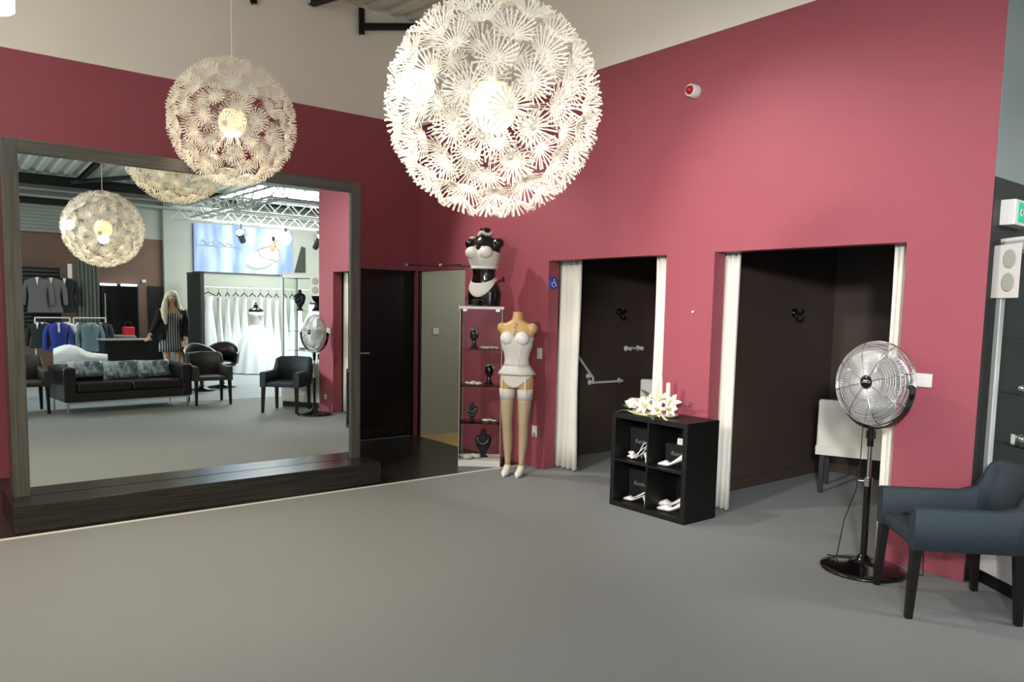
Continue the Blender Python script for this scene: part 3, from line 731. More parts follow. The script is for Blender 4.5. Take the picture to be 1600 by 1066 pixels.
def head(label, loc, rz, s):
    t = thing('headpiece_stand', label, 'display bust', loc, rz, 'black display heads')
    g = G(); g.ell((0, 0, .20 * s), (.062 * s, .078 * s, .095 * s)); g.lathe([(.065 * s, 0), (.06 * s, .015 * s), (.032 * s, .05 * s), (.03 * s, .13 * s)], 16); g.ell((0, -.07 * s, .19 * s), (.012 * s, .02 * s, .02 * s), 8, 6); g.build('form', 'gloss_black', t)
    g = G()
    for k in range(9):
        a = .35 * k - .5; g.ell((.055 * s * math.cos(a), -.03 * s, (.235 + .045 * math.sin(a)) * s), (.012 * s, .016 * s, .012 * s), 8, 5)
    g.build('headpiece', 'silver', t)
    return t
def blob_cloth(name, label, loc, rx, ry, rz_, m='lace', cat='accessory', grp=None, seed=1):
    rnd = random.Random(seed); g = G()
    for k in range(9): g.ell((rnd.uniform(-1, 1) * rx * .7, rnd.uniform(-1, 1) * ry * .7, rz_ * .45), (rx * rnd.uniform(.25, .45), ry * rnd.uniform(.25, .5), rz_ * rnd.uniform(.3, .5)), 10, 6)
    return tag(g.build(name, m, loc=loc), label, cat, grp)
A = 'white accessories laid in the glass cabinet'
head('small black display head with silver headpiece, top shelf of narrow cabinet', cabw(.13, .19, shelves[2] + .007), e_ - .3, .72)
blob_cloth('garter_belt', 'white lace accessory, top shelf of narrow cabinet', cabw(.29, .17, shelves[2] + .008), .09, .07, .03, 'lace', 'accessory', A, 2)
head('black display head on the right of the middle shelf, narrow cabinet', cabw(.29, .19, shelves[1] + .007), e_ + .2, .74)
blob_cloth('lace_glove', 'white lace accessory beside the head, middle shelf of narrow cabinet', cabw(.14, .15, shelves[1] + .008), .09, .07, .035, 'lace', 'accessory', A, 3)
bust('small black bust with two silver necklaces, third shelf of narrow cabinet', cabw(.12, .17, shelves[0] + .007), e_, .62, 2)
blob_cloth('pearl_comb', 'flat white accessory, third shelf of narrow cabinet', cabw(.29, .18, shelves[0] + .008), .10, .06, .022, 'satin_white', 'accessory', A, 4)
bust('tall black bust on the floor panel of the narrow cabinet', cabw(.24, .19, .066), e_, .93, 1)
blob_cloth('white_veil', 'crumpled white veil on the floor panel of narrow cabinet', cabw(.11, .13, .067), .09, .09, .05, 'lace', 'veil', A, 5)

# ------------------------------------------------------------------ curtains
def curtain(label, x0, x1, y, z0, z1, n, amp, cr='curtain_cream', name='curtain', axis='x', cat='curtain', grp='cream cubicle curtains'):
    g = G(); N = n * 8; rows = []
    for i in range(9):
        z = z1 + (z0 - z1) * i / 8; k = .55 + .45 * i / 8; row = []
        for j in range(N + 1):
            u = j / N; ph = 2 * PI * n * u + .25 * math.sin(i * .7 + j * .05)
            a = x0 + (x1 - x0) * (u + .012 * math.sin(ph * .5 + i)); b_ = y + amp * k * math.sin(ph)
            row.append((a, b_, z) if axis == 'x' else (b_, a, z))
        rows.append(row)
    g.sheet(rows); return tag(g.build(name, cr, solid=.003), label, cat, grp)
curtain('cream curtain drawn to the left of the first cubicle, near the mannequin', 2.34, 2.66, .20, .015, 2.10, 4, .035)
curtain('narrow cream curtain at the right of the first cubicle', 3.645, 3.80, .16, .015, 2.10, 2, .03)
curtain('cream curtain at the left of the second cubicle, by the shelf', 4.315, 4.475, .20, .015, 2.10, 3, .035)
curtain('cream curtain at the right of the second cubicle, behind the fan', 5.70, 5.83, .165, .02, 2.10, 2, .018)
for a, c, l in ((2.10, 3.97, 'dark curtain rod inside the first cubicle'), (4.10, 5.93, 'dark curtain rod inside the second cubicle')):
    tag(G().tube([(a, .19, 2.12), (c, .19, 2.12)], .012, 8).build('curtain_rod', 'black_steel'), l, 'rod')

# rod with finials near the corner
t = thing('curtain_rod', 'thin rod with pale finials over the passage opening', 'rod', (0, 0, 0))
g = G(); g.tube([(.47, -.46, 2.085), (1.0, -.24, 2.075), (1.62, -.10, 2.045)], .008, 8); g.build('rod', 'black_steel', t)
for p in ((.47, -.46, 2.085), (.90, -.285, 2.078), (1.62, -.10, 2.045)): G().ell(p, (.02, .02, .02), 12, 8).build('finial', 'tile_silver', t)
g = G(); g.tube([(1.5, -.12, 2.05), (1.5, -.005, 2.05)], .007, 6); g.tube([(.9, -.285, 2.078), (.9, -.0, 2.10)], .006, 6); g.build('bracket', 'black_steel', t)

# ------------------------------------------------------------------ white slip-cover chair in the second cubicle
t = thing('covered_chair', 'chair in white slipcover with dark legs inside the second cubicle', 'chair', (4.71, 1.75, 0), R(202))
g = G(); g.box(-.29, .29, -.26, .22, .40, .47); g.build('seat', 'white_cover', t, bevel=.02)
g = G(); g.box(-.305, .305, -.27, .265, .355, .44); g.build('skirt', 'white_cover', t, bevel=.01)
g = G(); g.hexa([(-.30, .17, .40), (.30, .17, .40), (.30, .255, .40), (-.30, .255, .40)], [(-.295, .20, .86), (.295, .20, .86), (.295, .26, .86), (-.295, .26, .86)]); g.build('backrest', 'white_cover', t, bevel=.02)
for sx in (-1, 1):
    for sy in (-1, 1): G().box(sx * .25 - .02, sx * .25 + .02, sy * .2 - .02, sy * .2 + .02, 0, .37).build('leg', 'black_leg', t)
dup(t, (2.55, 1.77, 0), R(205), 'white slipcovered chair inside the first cubicle, behind the flowers')

# ------------------------------------------------------------------ cubicle hooks and grab bars
def hook(label, x, y, z):
    t = thing('coat_hook', label, 'hook', (x, y, z), 0, 'black coat hooks in the cubicles')
    t.scale = (1.5, 1.5, 1.5)
    g = G(); g.lathe([(.028, 0), (.028, .012), (.02, .02)], 14, M=Matrix.Rotation(PI / 2, 4, 'Y')); g.build('plate', 'gloss_black', t)
    g = G(); g.tube([(.015, 0, .0), (.05, 0, -.005), (.07, 0, .02)], [.009, .008, .01], 8); g.tube([(.015, 0, -.01), (.03, 0, -.05), (.06, 0, -.055), (.07, 0, -.03)], [.009, .007, .007, .009], 8); g.build('prong', 'gloss_black', t)
hook('black double coat hook on the dark wall of the first cubicle', 2.05, 1.39, 1.60); hook('black double coat hook on the dark wall of the second cubicle', 4.05, 1.71, 1.63)
t = thing('grab_bar', 'white angled grab bar on the first cubicle wall', 'grab bar', (2.05, 0, 0))
g = G(); g.tube([(.055, .70, 1.13), (.055, .955, .87), (.055, .955, .815)], .0135, 10); g.tube([(.055, .955, .812), (.055, 1.43, .812)], .0135, 10); g.build('bar', 'white_plastic', t)
for y, z in ((.93, .885), (.96, .812), (1.43, .812)):
    g = G(); g.lathe([(.032, 0), (.032, .01), (.018, .016), (.015, .055)], 14, M=Matrix.Translation((0, y, z)) @ Matrix.Rotation(PI / 2, 4, 'Y')); g.build('flange', 'white_plastic', t)
t = thing('hand_rail', 'short white double-ended handle on the first cubicle wall', 'handle', (2.05, 0, 0))
G().tube([(.05, 1.50, 1.19), (.05, 1.76, 1.175)], .012, 10).build('bar', 'white_plastic', t)
for y in (1.53, 1.73):
    g = G(); g.lathe([(.034, 0), (.034, .01), (.02, .02), (.02, .055), (.026, .07)], 14, M=Matrix.Translation((0, y, 1.18)) @ Matrix.Rotation(PI / 2, 4, 'Y')); g.build('flange', 'white_plastic', t)

# ------------------------------------------------------------------ wall fittings
t = thing('alarm_beacon', 'round white fire alarm with red lens high on the red wall', 'alarm', (4.12, 0, 3.37))
MB = Matrix.Rotation(PI / 2, 4, 'X')
g = G(); g.lathe([(.052, 0), (.052, .035), (.048, .04), (.048, .075), (.040, .082), (.036, .07)], 24, caps=False, M=MB); g.build('housing', 'white_plastic', t)
g = G(); g.lathe([(.036, .03), (.036, .072), (.028, .095), (.012, .105), (.002, .106)], 20, M=MB); g.build('lens', 'red_lens', t)
t = thing('accessibility_sign', 'small round blue wheelchair sign beside the first cubicle', 'sign', (2.408, .065, 1.875), R(90))
g = G(); g.lathe([(.002, .0), (.062, .0), (.062, .003), (.002, .0032)], 28, M=Matrix.Rotation(PI / 2, 4, 'X')); g.build('disc', 'sign_blue', t)
g = G()
g.ell((.0, -.004, .036), (.008, .002, .008), 10, 6)
g.tube([(0, -.004, .026), (.002, -.004, .0), (.022, -.004, -.002), (.032, -.004, -.026)], .0035, 6); g.tube([(0, -.004, .014), (.018, -.004, .013)], .003, 6)
g.tube([(-.002 + .024 * math.cos(a), -.004, -.012 + .024 * math.sin(a)) for a in [R(110 + 240 * j / 16) for j in range(17)]], .0032, 6)
g.build('wheelchair_symbol', 'white_plastic', t)
def plate(label, x, z, w, h, name='wall_socket', y=0, sock=True):
    t = thing(name, label, 'socket' if sock else 'switch', (x, y, z))
    G().box(-w / 2, w / 2, -.012, 0, -h / 2, h / 2).build('plate', 'white_plastic', t, bevel=.003)
    if sock:
        for k in range(max(1, round(h / .08)) if h > w else max(1, round(w / .08))):
            dx, dz = (0, (k - .5) * .075 if h > w * 1.3 else 0) if h >= w else ((k - .5) * .075, 0)
            g = G(); g.lathe([(.024, .0125), (.02, .0125), (.018, .006)], 16, caps=True, M=Matrix.Translation((dx, 0, dz)) @ MB); g.build('socket_well', 'tile_silver', t)
    else:
        G().box(-w * .3, w * .3, -.016, -.012, -h * .3, h * .3).build('rocker', 'white_plastic', t, bevel=.002)
plate('white wall socket low on the red wall by the mannequin legs', 2.25, .37, .075, .115)
plate('white switch plate on red wall behind the fan', 5.99, 1.22, .15, .085, 'wall_switch', 0, False)
plate('white wall switch plate behind the corset mannequin', 2.30, 1.17, .07, .11, 'wall_switch', 0, False)
plate('small socket low on the red wall behind the slate armchair', 6.10, .22, .07, .07)
tag(G().box(0, .012, -.04, .04, -.04, .04).build('wall_switch', 'white_plastic', loc=(.04, .22, 1.31), bevel=.003), 'white square light switch on the beige passage wall', 'switch')
tag(G().ell((0, 0, 0), (.011, .012, .011), 10, 6).build('wall_hook', 'white_plastic', loc=(4.19, -.01, 1.62)), 'tiny white hook on the red wall between the two cubicles', 'hook')
# exit sign on the return wall
t = thing('exit_sign', 'white-cased green emergency exit sign at the right edge', 'exit sign', (6.33, .11, 2.25))
G().box(.0, .085, 0, .32, -.075, .075).build('case', 'white_plastic', t, bevel=.006)
G().box(.085, .09, .045, .31, -.058, .058).build('panel', 'sign_green', t)
g = G(); g.box(.09, .092, .20, .26, -.04, .04); g.box(.09, .092, .08, .16, -.008, .008); g.box(.09, .092, .07, .10, -.02, .02); g.build('pictogram', 'white_plastic', t)

# ------------------------------------------------------------------ jewellery case
ea = R(-35)
t = thing('jewellery_case', 'tall glass jewellery case with pale frame and white drawer base', 'display case', (6.36, .075, 0), ea)
cw, cd, ch, cb = .735, .42, 2.07, .70
G().box(.01, cw - .01, .02, cd, 0, .085).build('plinth', 'black_wood', t)
G().box(0, cw, 0, cd, .085, cb).build('drawer_base', 'white_plastic', t, bevel=.004)
g = G()
for z in (.285, .49): g.box(.0, cw, -.0015, .001, z - .002, z + .002)
g.build('drawer_gap', 'black_wood', t)
g = G()
for x in (.0, cw - .04):
    for y in (.0, cd - .03): g.box(x, x + .04, y, y + .03, cb, ch)
g.box(0, cw, 0, .028, ch - .06, ch); g.box(0, cw, cd - .028, cd, ch - .06, ch); g.box(0, .028, .028, cd - .028, ch - .06, ch); g.box(cw - .028, cw, .028, cd - .028, ch - .06, ch)
g.build('case_frame', 'alu', t, bevel=.003)
G().box(.0, cw, .0, cd, ch, ch + .02).build('roof_panel', 'white_plastic', t, bevel=.003)
G().box(.028, cw / 2, .004, .009, cb, ch - .06).build('sliding_door', 'glass', t); G().box(cw / 2, cw - .028, .010, .015, cb, ch - .06).build('sliding_door', 'glass', t)
for x in (.006, cw - .012): G().box(x, x + .005, .03, cd - .03, cb, ch - .06).build('side_glass', 'glass', t)
csh = (.88, 1.18, 1.50)
for z in csh: G().box(.012, cw - .012, .02, cd - .02, z, z + .007).build('shelf', 'glass', t)
def casew(x, y, z):
    c, s_ = math.cos(ea), math.sin(ea); return (6.36 + x * c - y * s_, .075 + x * s_ + y * c, z)
head('large black display head, top shelf of the jewellery case', casew(.22, .2, csh[2] + .008), ea, 1.2)
bust('black bust on the right of the top shelf, jewellery case', casew(.52, .2, csh[2] + .008), ea, 1.05, 2)
for k, (x, z, lb) in enumerate(((.125, csh[1], 'left end of the middle shelf'), (.42, csh[1], 'centre of the middle shelf'), (.125, csh[0], 'left end of the lowest shelf'), (.45, csh[0], 'right part of the lowest shelf'))):
    blob_cloth('tiara', 'silver tiara on the %s, jewellery case' % lb, casew(x, .16, z + .008), .07, .06, .05, 'silver', 'tiara', 'silver tiaras in the jewellery case', 10 + k)
bust('low black bust behind the tiaras, bottom of jewellery case', casew(.2, .26, cb + .002), ea, .5, 1)
tag(G().box(-.016, .016, -.001, .001, 0, .055).build('price_tag', 'white_plastic', loc=casew(.155, .06, csh[0] + .008), rot=(0, 0, ea)), 'small white upright price tag in the jewellery case', 'tag')
t = thing('hanging_card', 'glossy white card with two oval cut-outs on the jewellery case corner', 'card', casew(-.03, -.02, 1.72), ea)
G().box(0, .24, -.002, 0, .02, .33).build('sheet', 'white_plastic', t)
for z in (.1, .235):
    g = G(); g.lathe([(.055, 0), (.055, .001), (.048, .002)], 20, M=Matrix.Translation((.15, -.003, z + .01)) @ MB); g.build('oval', 'pale_wall', t)

# ------------------------------------------------------------------ black sofa and its cushions (mirror)
t = thing('sofa', 'black leather two-seat sofa on chrome legs with satin pillows', 'sofa', (7.95, -2.42, 0), R(-96))
# local: front -y, x along length
Ls, Ds = .89, .40
for s in (-1, 1): G().box(s * Ls - (.16 if s > 0 else 0), s * Ls + (.16 if s < 0 else 0), -Ds, Ds, .17, .66).build('armrest', 'leather_black', t, bevel=.03)
G().box(-Ls, Ls, Ds - .2, Ds, .17, .66).build('backrest', 'leather_black', t, bevel=.035)
G().box(-Ls + .1, Ls - .1, -Ds + .01, Ds - .1, .17, .30).build('base', 'leather_black', t, bevel=.015)
for s in (-1, 1): G().box(min(0, s * .725), max(0, s * .725), -Ds - .01, Ds - .2, .30, .44).build('seat_cushion', 'leather_black', t, bevel=.035)
for sx in (-1, 1):
    for sy in (-1, 1): G().tube([(sx * (Ls - .06), sy * (Ds - .05), 0), (sx * (Ls - .06), sy * (Ds - .05), .17)], .016, 10).build('leg', 'chrome', t)
G().box(-Ls + .04, Ls - .04, -Ds + .02, -Ds + .05, .145, .17).build('rail', 'chrome', t)
def sofaw(x, y, z):
    a = R(-96); c, s_ = math.cos(a), math.sin(a); return (7.95 + x * c - y * s_, -2.42 + x * s_ + y * c, z)
def pillow(label, loc, rz, w, h, tilt, grp='satin pillows on the sofa'):
    g = G(); N = 12; top = []; bot = []
    for i in range(N + 1):
        rt, rb = [], []
        for j in range(N + 1):
            u, v = 2 * i / N - 1, 2 * j / N - 1; k = max(0, (1 - u ** 4) * (1 - v ** 4)); b_ = .075 * k ** .5 + .01 * math.sin(5 * u + 3 * v) * k
            p = 1 - .06 * (1 - abs(u * v)) * max(abs(u), abs(v)); x, z = u * w / 2 * p, v * h / 2 * p
            rt.append((x, -b_, z)); rb.append((x, b_, z))
        top.append(rt); bot.append(rb)
    g.sheet(top); g.sheet([list(reversed(r)) for r in bot])
    return tag(g.build('pillow', 'cushion_blue', loc=loc, rot=(R(tilt), 0, rz)), label, 'pillow', grp)
pillow('satin pillow at the sofa end next to the cut-off armchair', sofaw(-.48, .06, .575), R(-96), .50, .27, -18)
pillow('middle satin pillow on the black sofa', sofaw(.0, .06, .575), R(-93), .50, .28, -16)
pillow('upper satin pillow at the sofa end towards the gowns', sofaw(.47, .08, .60), R(-99), .48, .25, -22)

# swivel chairs behind
def swivel(label, loc, rz):
    t = thing('swivel_chair', label, 'swivel chair', loc, rz, 'black swivel chairs behind the sofa group')
    g = G(); g.ell((0, 0, .44), (.27, .26, .07), 20, 10); g.build('seat', 'leather_black', t)
    g = G(); rings = []
    for j in range(13):
        a = R(-20 + 220 * j / 12); hgt = .66 + .2 * math.sin(PI * j / 12) ** 1.5
        x, y = math.cos(a), math.sin(a)
        rings.append([(x * .24, y * .24, .46), (x * .30, y * .30, .46), (x * .33, y * .33, hgt - .02), (x * .31, y * .31, hgt), (x * .27, y * .27, hgt - .02)])
    g.loft(rings); g.build('backrest', 'leather_black', t)
    G().tube([(0, 0, .04), (0, 0, .4)], .035, 12).build('pedestal', 'gloss_black', t)
    G().lathe([(.26, 0), (.26, .015), (.06, .05), (.04, .10)], 24).build('base', 'gloss_black', t)
    return t
sw = swivel('black round-backed swivel chair nearest the rack of gowns', (10.15, -.22, 0), R(-60))
dup(sw, (9.75, -.72, 0), R(-100), 'black round-backed swivel chair beside the blonde mannequin')

# ------------------------------------------------------------------ blonde mannequin (mirror)
t = thing('mannequin', 'blonde-wigged mannequin in striped dress and black jacket by the counter', 'mannequin', (10.1, -1.12, 0), R(-82)); t.scale = (1.14, 1.1, 1.0)
g = G(); body_geo(g, True)
g.tube([(0, .012, 1.55), (0, .004, 1.62)], .048, 12)
g.ell((0, -.008, 1.685), (.070, .085, .105), 18, 14); g.ell((0, -.05, 1.635), (.035, .035, .03), 10, 8); g.ell((0, -.094, 1.678), (.011, .016, .02), 8, 6)
for s in (-1, 1):
    if s < 0: pts = [(-.165, 0, 1.44), (-.20, .02, 1.25), (-.20, .0, 1.10), (-.18, -.08, .96), (-.17, -.11, .90)]
    else: pts = [(.165, 0, 1.44), (.21, -.01, 1.28), (.27, -.06, 1.12), (.33, -.15, 1.02), (.36, -.2, .98)]
    g.tube(pts, [.045, .04, .036, .028, .022], 12)
    h = Vector(pts[-1]); d = (Vector(pts[-1]) - Vector(pts[-2])).normalized(); side = d.cross(Vector((0, 0, 1))).normalized()
    g.ell(tuple(h + d * .035), (.024, .03, .02), 10, 8)
    for k, (o_, L) in enumerate(((-.021, .055), (-.007, .066), (.007, .064), (.021, .052))):
        g.tube([h + d * .05 + side * o_, h + d * (.05 + L * .5) + side * o_ * 1.2 + Vector((0, 0, -.004)), h + d * (.05 + L) + side * o_ * 1.3 + Vector((0, 0, -.014))], [.0085, .008, .006], 6)
    g.tube([h + d * .01 + side * s * .022, h + d * .04 + side * s * .045, h + d * .06 + side * s * .05], [.010, .009, .007], 6)
bo = g.build('body', 'face_skin', t, remesh=.007, smooth_it=2)
g = G()
for s in (-1, 1):
    g.ell((s * .027, -.083, 1.70), (.012, .007, .006), 8, 6)
g.build('eye', 'black_leg', bo)
G().ell((0, -.086, 1.645), (.018, .006, .006), 8, 5).build('mouth', 'red_item', bo)
# hair: cap and long locks
g = G(); rings = []
for (z, w_, d_, y0, op) in ((1.80, .02, .02, .0, 0), (1.79, .055, .06, .004, 0), (1.76, .085, .095, .01, 0), (1.72, .092, .10, .018, .8), (1.66, .105, .105, .025, .95), (1.58, .125, .10, .03, 1.), (1.50, .145, .10, .03, .95), (1.42, .155, .105, .02, .85), (1.32, .15, .11, .01, .8), (1.22, .13, .11, .0, .8)):
    row = []
    for j in range(25):
        a = -PI / 2 + op * .75 + (2 * PI - op * 1.5) * j / 24
        k = 1 + .05 * math.sin(9 * a + z * 20)
        row.append((w_ * k * math.cos(a), y0 + d_ * k * math.sin(a), z))
    rings.append(row)
g.sheet(rings); g.ell((0, .01, 1.735), (.088, .10, .075)); g.build('hair', 'blonde', t, solid=.012)
g = G(); g.tube([(.085, -.05, 1.66), (.11, -.08, 1.55), (.125, -.11, 1.45), (.115, -.13, 1.32), (.10, -.12, 1.20)], [.03, .045, .05, .045, .015], 8); g.build('hair_lock', 'blonde', t)
g = G(); g.sheet([ring_at(z, .012) + [ring_at(z, .012)[0]] for z in (1.40, 1.30, 1.18, 1.08, .98, .90)] + [[(x * 1.12, y * 1.15, .80) for x, y, _ in ring_at(.88, .012) + [ring_at(.88, .012)[0]]], [(x * 1.16, y * 1.2, .70) for x, y, _ in ring_at(.88, .012) + [ring_at(.88, .012)[0]]]]); cups(g, .012); g.build('dress', 'striped_knit', t, solid=.004)
# jacket
g = G(); N = 28; rows = []
for (z, inf) in ((1.48, .02), (1.40, .03), (1.28, .03), (1.15, .035), (1.02, .04), (.92, .05)):
    _, w_, d_, y0 = body_at(z); row = []
    for j in range(N + 1):
        a = -PI / 2 + .62 + (2 * PI - 1.24) * j / N
        row.append(((w_ + inf) * math.cos(a), y0 + (d_ + inf) * math.sin(a), z))
    rows.append(row)
g.sheet(rows)
g.tube([(.165, 0, 1.45), (.21, -.01, 1.28), (.27, -.06, 1.12), (.325, -.14, 1.03)], [.06, .056, .05, .042], 12); g.tube([(-.165, 0, 1.45), (-.205, .02, 1.25), (-.20, .0, 1.10), (-.183, -.07, .975)], [.06, .056, .05, .042], 12)
g.build('jacket', 'black_cloth', t, solid=.006)

# ------------------------------------------------------------------ counter and bits behind the sofa
t = thing('counter', 'dark brown sales counter beside the blonde mannequin', 'counter', (11.35, -1.62, 0), R(0))
G().box(-.25, .25, -.42, .36, 0, .86).build('body', 'black_wood', t, bevel=.005)
G().box(-.28, .28, -.46, .40, .86, .88).build('counter_top', 'tile_silver', t, bevel=.004)
t = thing('counter', 'low grey counter behind the dark one, under the dark glass door', 'counter', (12.6, -1.75, 0), 0)
G().box(-.25, .25, -.75, .5, 0, .86).build('body', 'charcoal', t, bevel=.005)
G().box(-.28, .28, -.78, .53, .86, .90).build('counter_top', 'tile_silver', t, bevel=.004)
t = thing('handbag', 'red handbag standing on the far counter', 'bag', (12.62, -1.30, .90), R(80))
G().box(-.11, .11, -.06, .06, 0, .17).build('body', 'red_item', t, bevel=.02)
g = G(); g.tube([(-.07, 0, .16), (-.06, 0, .25), (0, 0, .28), (.06, 0, .25), (.07, 0, .16)], .007, 6); g.build('handle', 'black_leg', t)
# white gown lying over a stand behind the sofa
t = thing('draped_gown', 'pale beaded gown draped in a heap behind the sofa', 'gown', (10.1, -2.65, 0), R(10))
G().tube([(0, 0, 0), (0, 0, .7)], .02, 8).build('stand_pole', 'black_leg', t); G().lathe([(.2, 0), (.2, .015), (.03, .03)], 20).build('stand_base', 'black_leg', t)
g = G()
rings = []
for i in range(11):
    u = i / 10; y = -.35 + .8 * u; hgt = .78 + .10 * math.sin(PI * min(1, u * 1.6)) - .10 * u; w_ = .18 + .08 * math.sin(PI * u)
    rings.append([((w_ * (1 + .06 * math.sin(5 * a + i))) * math.cos(a), y, hgt - .13 + (.13 if math.sin(a) > 0 else .28) * math.sin(a)) for a in [2 * PI * j / 20 for j in range(20)]])
g.loft(rings); g.build('cloth', 'gown_white', t)

# ------------------------------------------------------------------ menswear corner (mirror)
def jacket(label, loc, rz, m, shirt='white_plastic', s=1., hang='jackets on the clothes rails', tie=None, L=.62):
    t = thing('suit_jacket', label, 'jacket', loc, rz, hang)
    g = G(); rings = []
    for z, w_, d_ in ((0, .045, .04), (-.03, .12, .055), (-.06, .20, .07), (-.12, .215, .085), (-.25, .19, .09), (-.40, .17, .08), (-.55, .19, .085), (-L, .205, .09)):
        rings.append([(w_ * s * (abs(math.cos(a)) ** .8) * (1 if math.cos(a) > 0 else -1), d_ * s * math.sin(a), z * s) for a in [2 * PI * j / 20 for j in range(20)]])
    g.loft(rings); g.build('body', m, t)
    for q in (-1, 1):
        g = G(); g.tube([(q * .175 * s, 0, -.07 * s), (q * .235 * s, -.01, -.25 * s), (q * .25 * s, -.02, -.45 * s), (q * .255 * s, -.03, -.58 * s)], [.05 * s, .052 * s, .046 * s, .04 * s], 10); g.build('sleeve', m, t)
    g = G(); g.prism([(-.032 * s, -.005), (.032 * s, -.005), (.0, -.17 * s)], 0, .01, M=Matrix.Translation((0, -.085 * s, 0)) @ Matrix.Rotation(PI / 2, 4, 'X')); g.build('shirt_front', shirt, t)
    if tie:
        g = G(); g.prism([(-.012, -.02), (.012, -.02), (.02, -.17), (0, -.2), (-.02, -.17)], 0, .006, M=Matrix.Translation((0, -.10 * s, 0)) @ Matrix.Rotation(PI / 2, 4, 'X')); g.build('tie', tie, t)
    g = G(); g.tube([(-.15 * s, 0, -.045 * s), (0, 0, .01), (.15 * s, 0, -.045 * s)], .008, 6); g.tube([(0, 0, .01), (0, 0, .06), (.02, 0, .08), (.03, 0, .06)], .003, 5); g.build('hanger', 'black_leg', t)
    return t
# slat wall with suits above
t = thing('slat_panel', 'dark slatted wall panel behind the hanging grey suits', 'wall panel', (14.0, -2.9, 0))
G().box(.06, .10, -.55, .62, 1.0, 2.26).build('board', 'black_wood', t)
g = G()
for k in range(15): g.box(.02, .06, -.55, .62, 1.05 + k * .08, 1.05 + k * .08 + .045)
g.build('slat', 'slat_dark', t)
for k, (y, m, lb) in enumerate(((-2.72, 'grey_suit', 'grey suit jacket with pale shirt, leftmost on the slatted wall'), (-2.47, 'grey_suit', 'open grey suit jacket right of centre on the slatted wall'), (-2.22, 'black_cloth', 'black suit jacket beside the green curtain'))):
    jacket(lb, (13.84 + .03 * k, y, 2.05), R(-78), m, s=.98, hang='suits on the slatted wall', L=.74)
tag(G().box(.0, .02, -.04, .04, 0, .3).build('price_strip', 'white_plastic', loc=(13.9, -2.12, 2.05)), 'narrow white sign strip above the black suit jacket', 'sign')
curtain('grey-green drape between the suits and the dark glass door, in the mirror', -2.02, -1.58, 13.9, .02, 2.75, 6, .03, 'drape_green', 'drape', 'y', 'curtain', 'dark drapes at the far wall')
def rail(label, x, y0, y1, z):
    t = thing('clothes_rail', label, 'clothes rail', (x, 0, 0), 0, 'white metal clothes rails')
    G().tube([(0, y0, z), (0, y1, z)], .014, 8).build('top_bar', 'white_plastic', t)
    for y in (y0, y1):
        G().tube([(0, y, .03), (0, y, z)], .014, 8).build('post', 'white_plastic', t); G().box(-.22, .22, y - .015, y + .015, 0, .03).build('foot', 'white_plastic', t)
    return t
rail('white clothes rail holding the bright blue jacket', 12.3, -2.98, -2.40, 1.25)
rail('white clothes rail holding the grey waistcoat suit', 12.3, -2.34, -1.78, 1.25)
for y, m, ti, lb in ((-2.92, 'black_cloth', None, 'black jacket at the far left of the rails'), (-2.84, 'grey_suit', None, 'grey jacket left of the bright blue one'), (-2.62, 'blue_suit', 'white_plastic', 'bright blue jacket with white tie'), (-2.46, 'satin_white', None, 'white shirt behind the bright blue jacket'), (-2.25, 'grey_suit', None, 'grey jacket at the start of the second rail'), (-2.08, 'teal_suit', 'light_grey_text', 'grey-blue suit jacket with waistcoat facing the front'), (-1.95, 'navy_suit', None, 'navy jacket behind the grey-blue suit'), (-1.85, 'green_suit', None, 'dark green jacket at the end of the rail')):
    front_on = lb.startswith('bright') or lb.startswith('grey-blue')
    jacket(lb, (12.3 - (.10 if front_on else 0), y, 1.17), R(-90) if front_on else R(-62), m, tie=ti, s=.92 if front_on else .8)
tag(G().box(11.95, 12.05, -2.5, -2.42, .0, .5).build('trouser_stack', 'black_cloth'), 'dark folded trousers under the blue jacket', 'trousers')

# dark glass door and lights in the brown wall
t = tag(G().box(14.44, 14.5, -1.46, -.68, 0, 1.96).build('door_3', 'door_black'), kind='structure')
G().box(14.425, 14.44, -1.43, -.71, .02, 1.90).build('glass_pane', 'gloss_black', t)
for y0 in (-1.46, -1.04): tag(G().box(14.38, 14.43, y0, y0 + .33, 1.93, 1.975).build('tube_light', 'tube_light', bevel=.004), 'bright tube over the dark glass door, %s half' % ('left' if y0 < -1.2 else 'right'), 'light', 'bright tubes over the dark glass door')
tag(G().tube([(14.36, -1.38, .4), (14.36, -1.38, 1.75)], .014, 8).build('door_bar', 'alu'), 'tall vertical chrome bar at the edge of the dark glass door', 'handle bar')
t = tag(G().box(14.46, 14.5, -.46, -.14, 0, 1.95).build('door_4', 'black_wood'), kind='structure')
tag(G().box(14.46, 14.5, -.58, -.50, 2.02, 2.09).build('exit_sign', 'white_plastic', bevel=.004), 'tiny pale exit sign on the brown wall, in the mirror', 'exit sign')
# roller shutter with black housing
t = thing('roller_shutter', 'grey roller shutter under a black box, far wall in the mirror', 'shutter', (14.4, 0, 0))
G().box(-.12, .09, -3.6, -1.87, 3.60, 3.70).build('housing', 'black_steel', t)
g = G()
for k in range(8): g.box(.03, .08, -3.6, -1.89, 3.02 + k * .072, 3.02 + k * .072 + .066)
g.build('slat', 'shutter', t)
G().box(-.02, .09, -1.89, -1.85, 3.02, 3.60).build('guide', 'black_steel', t)

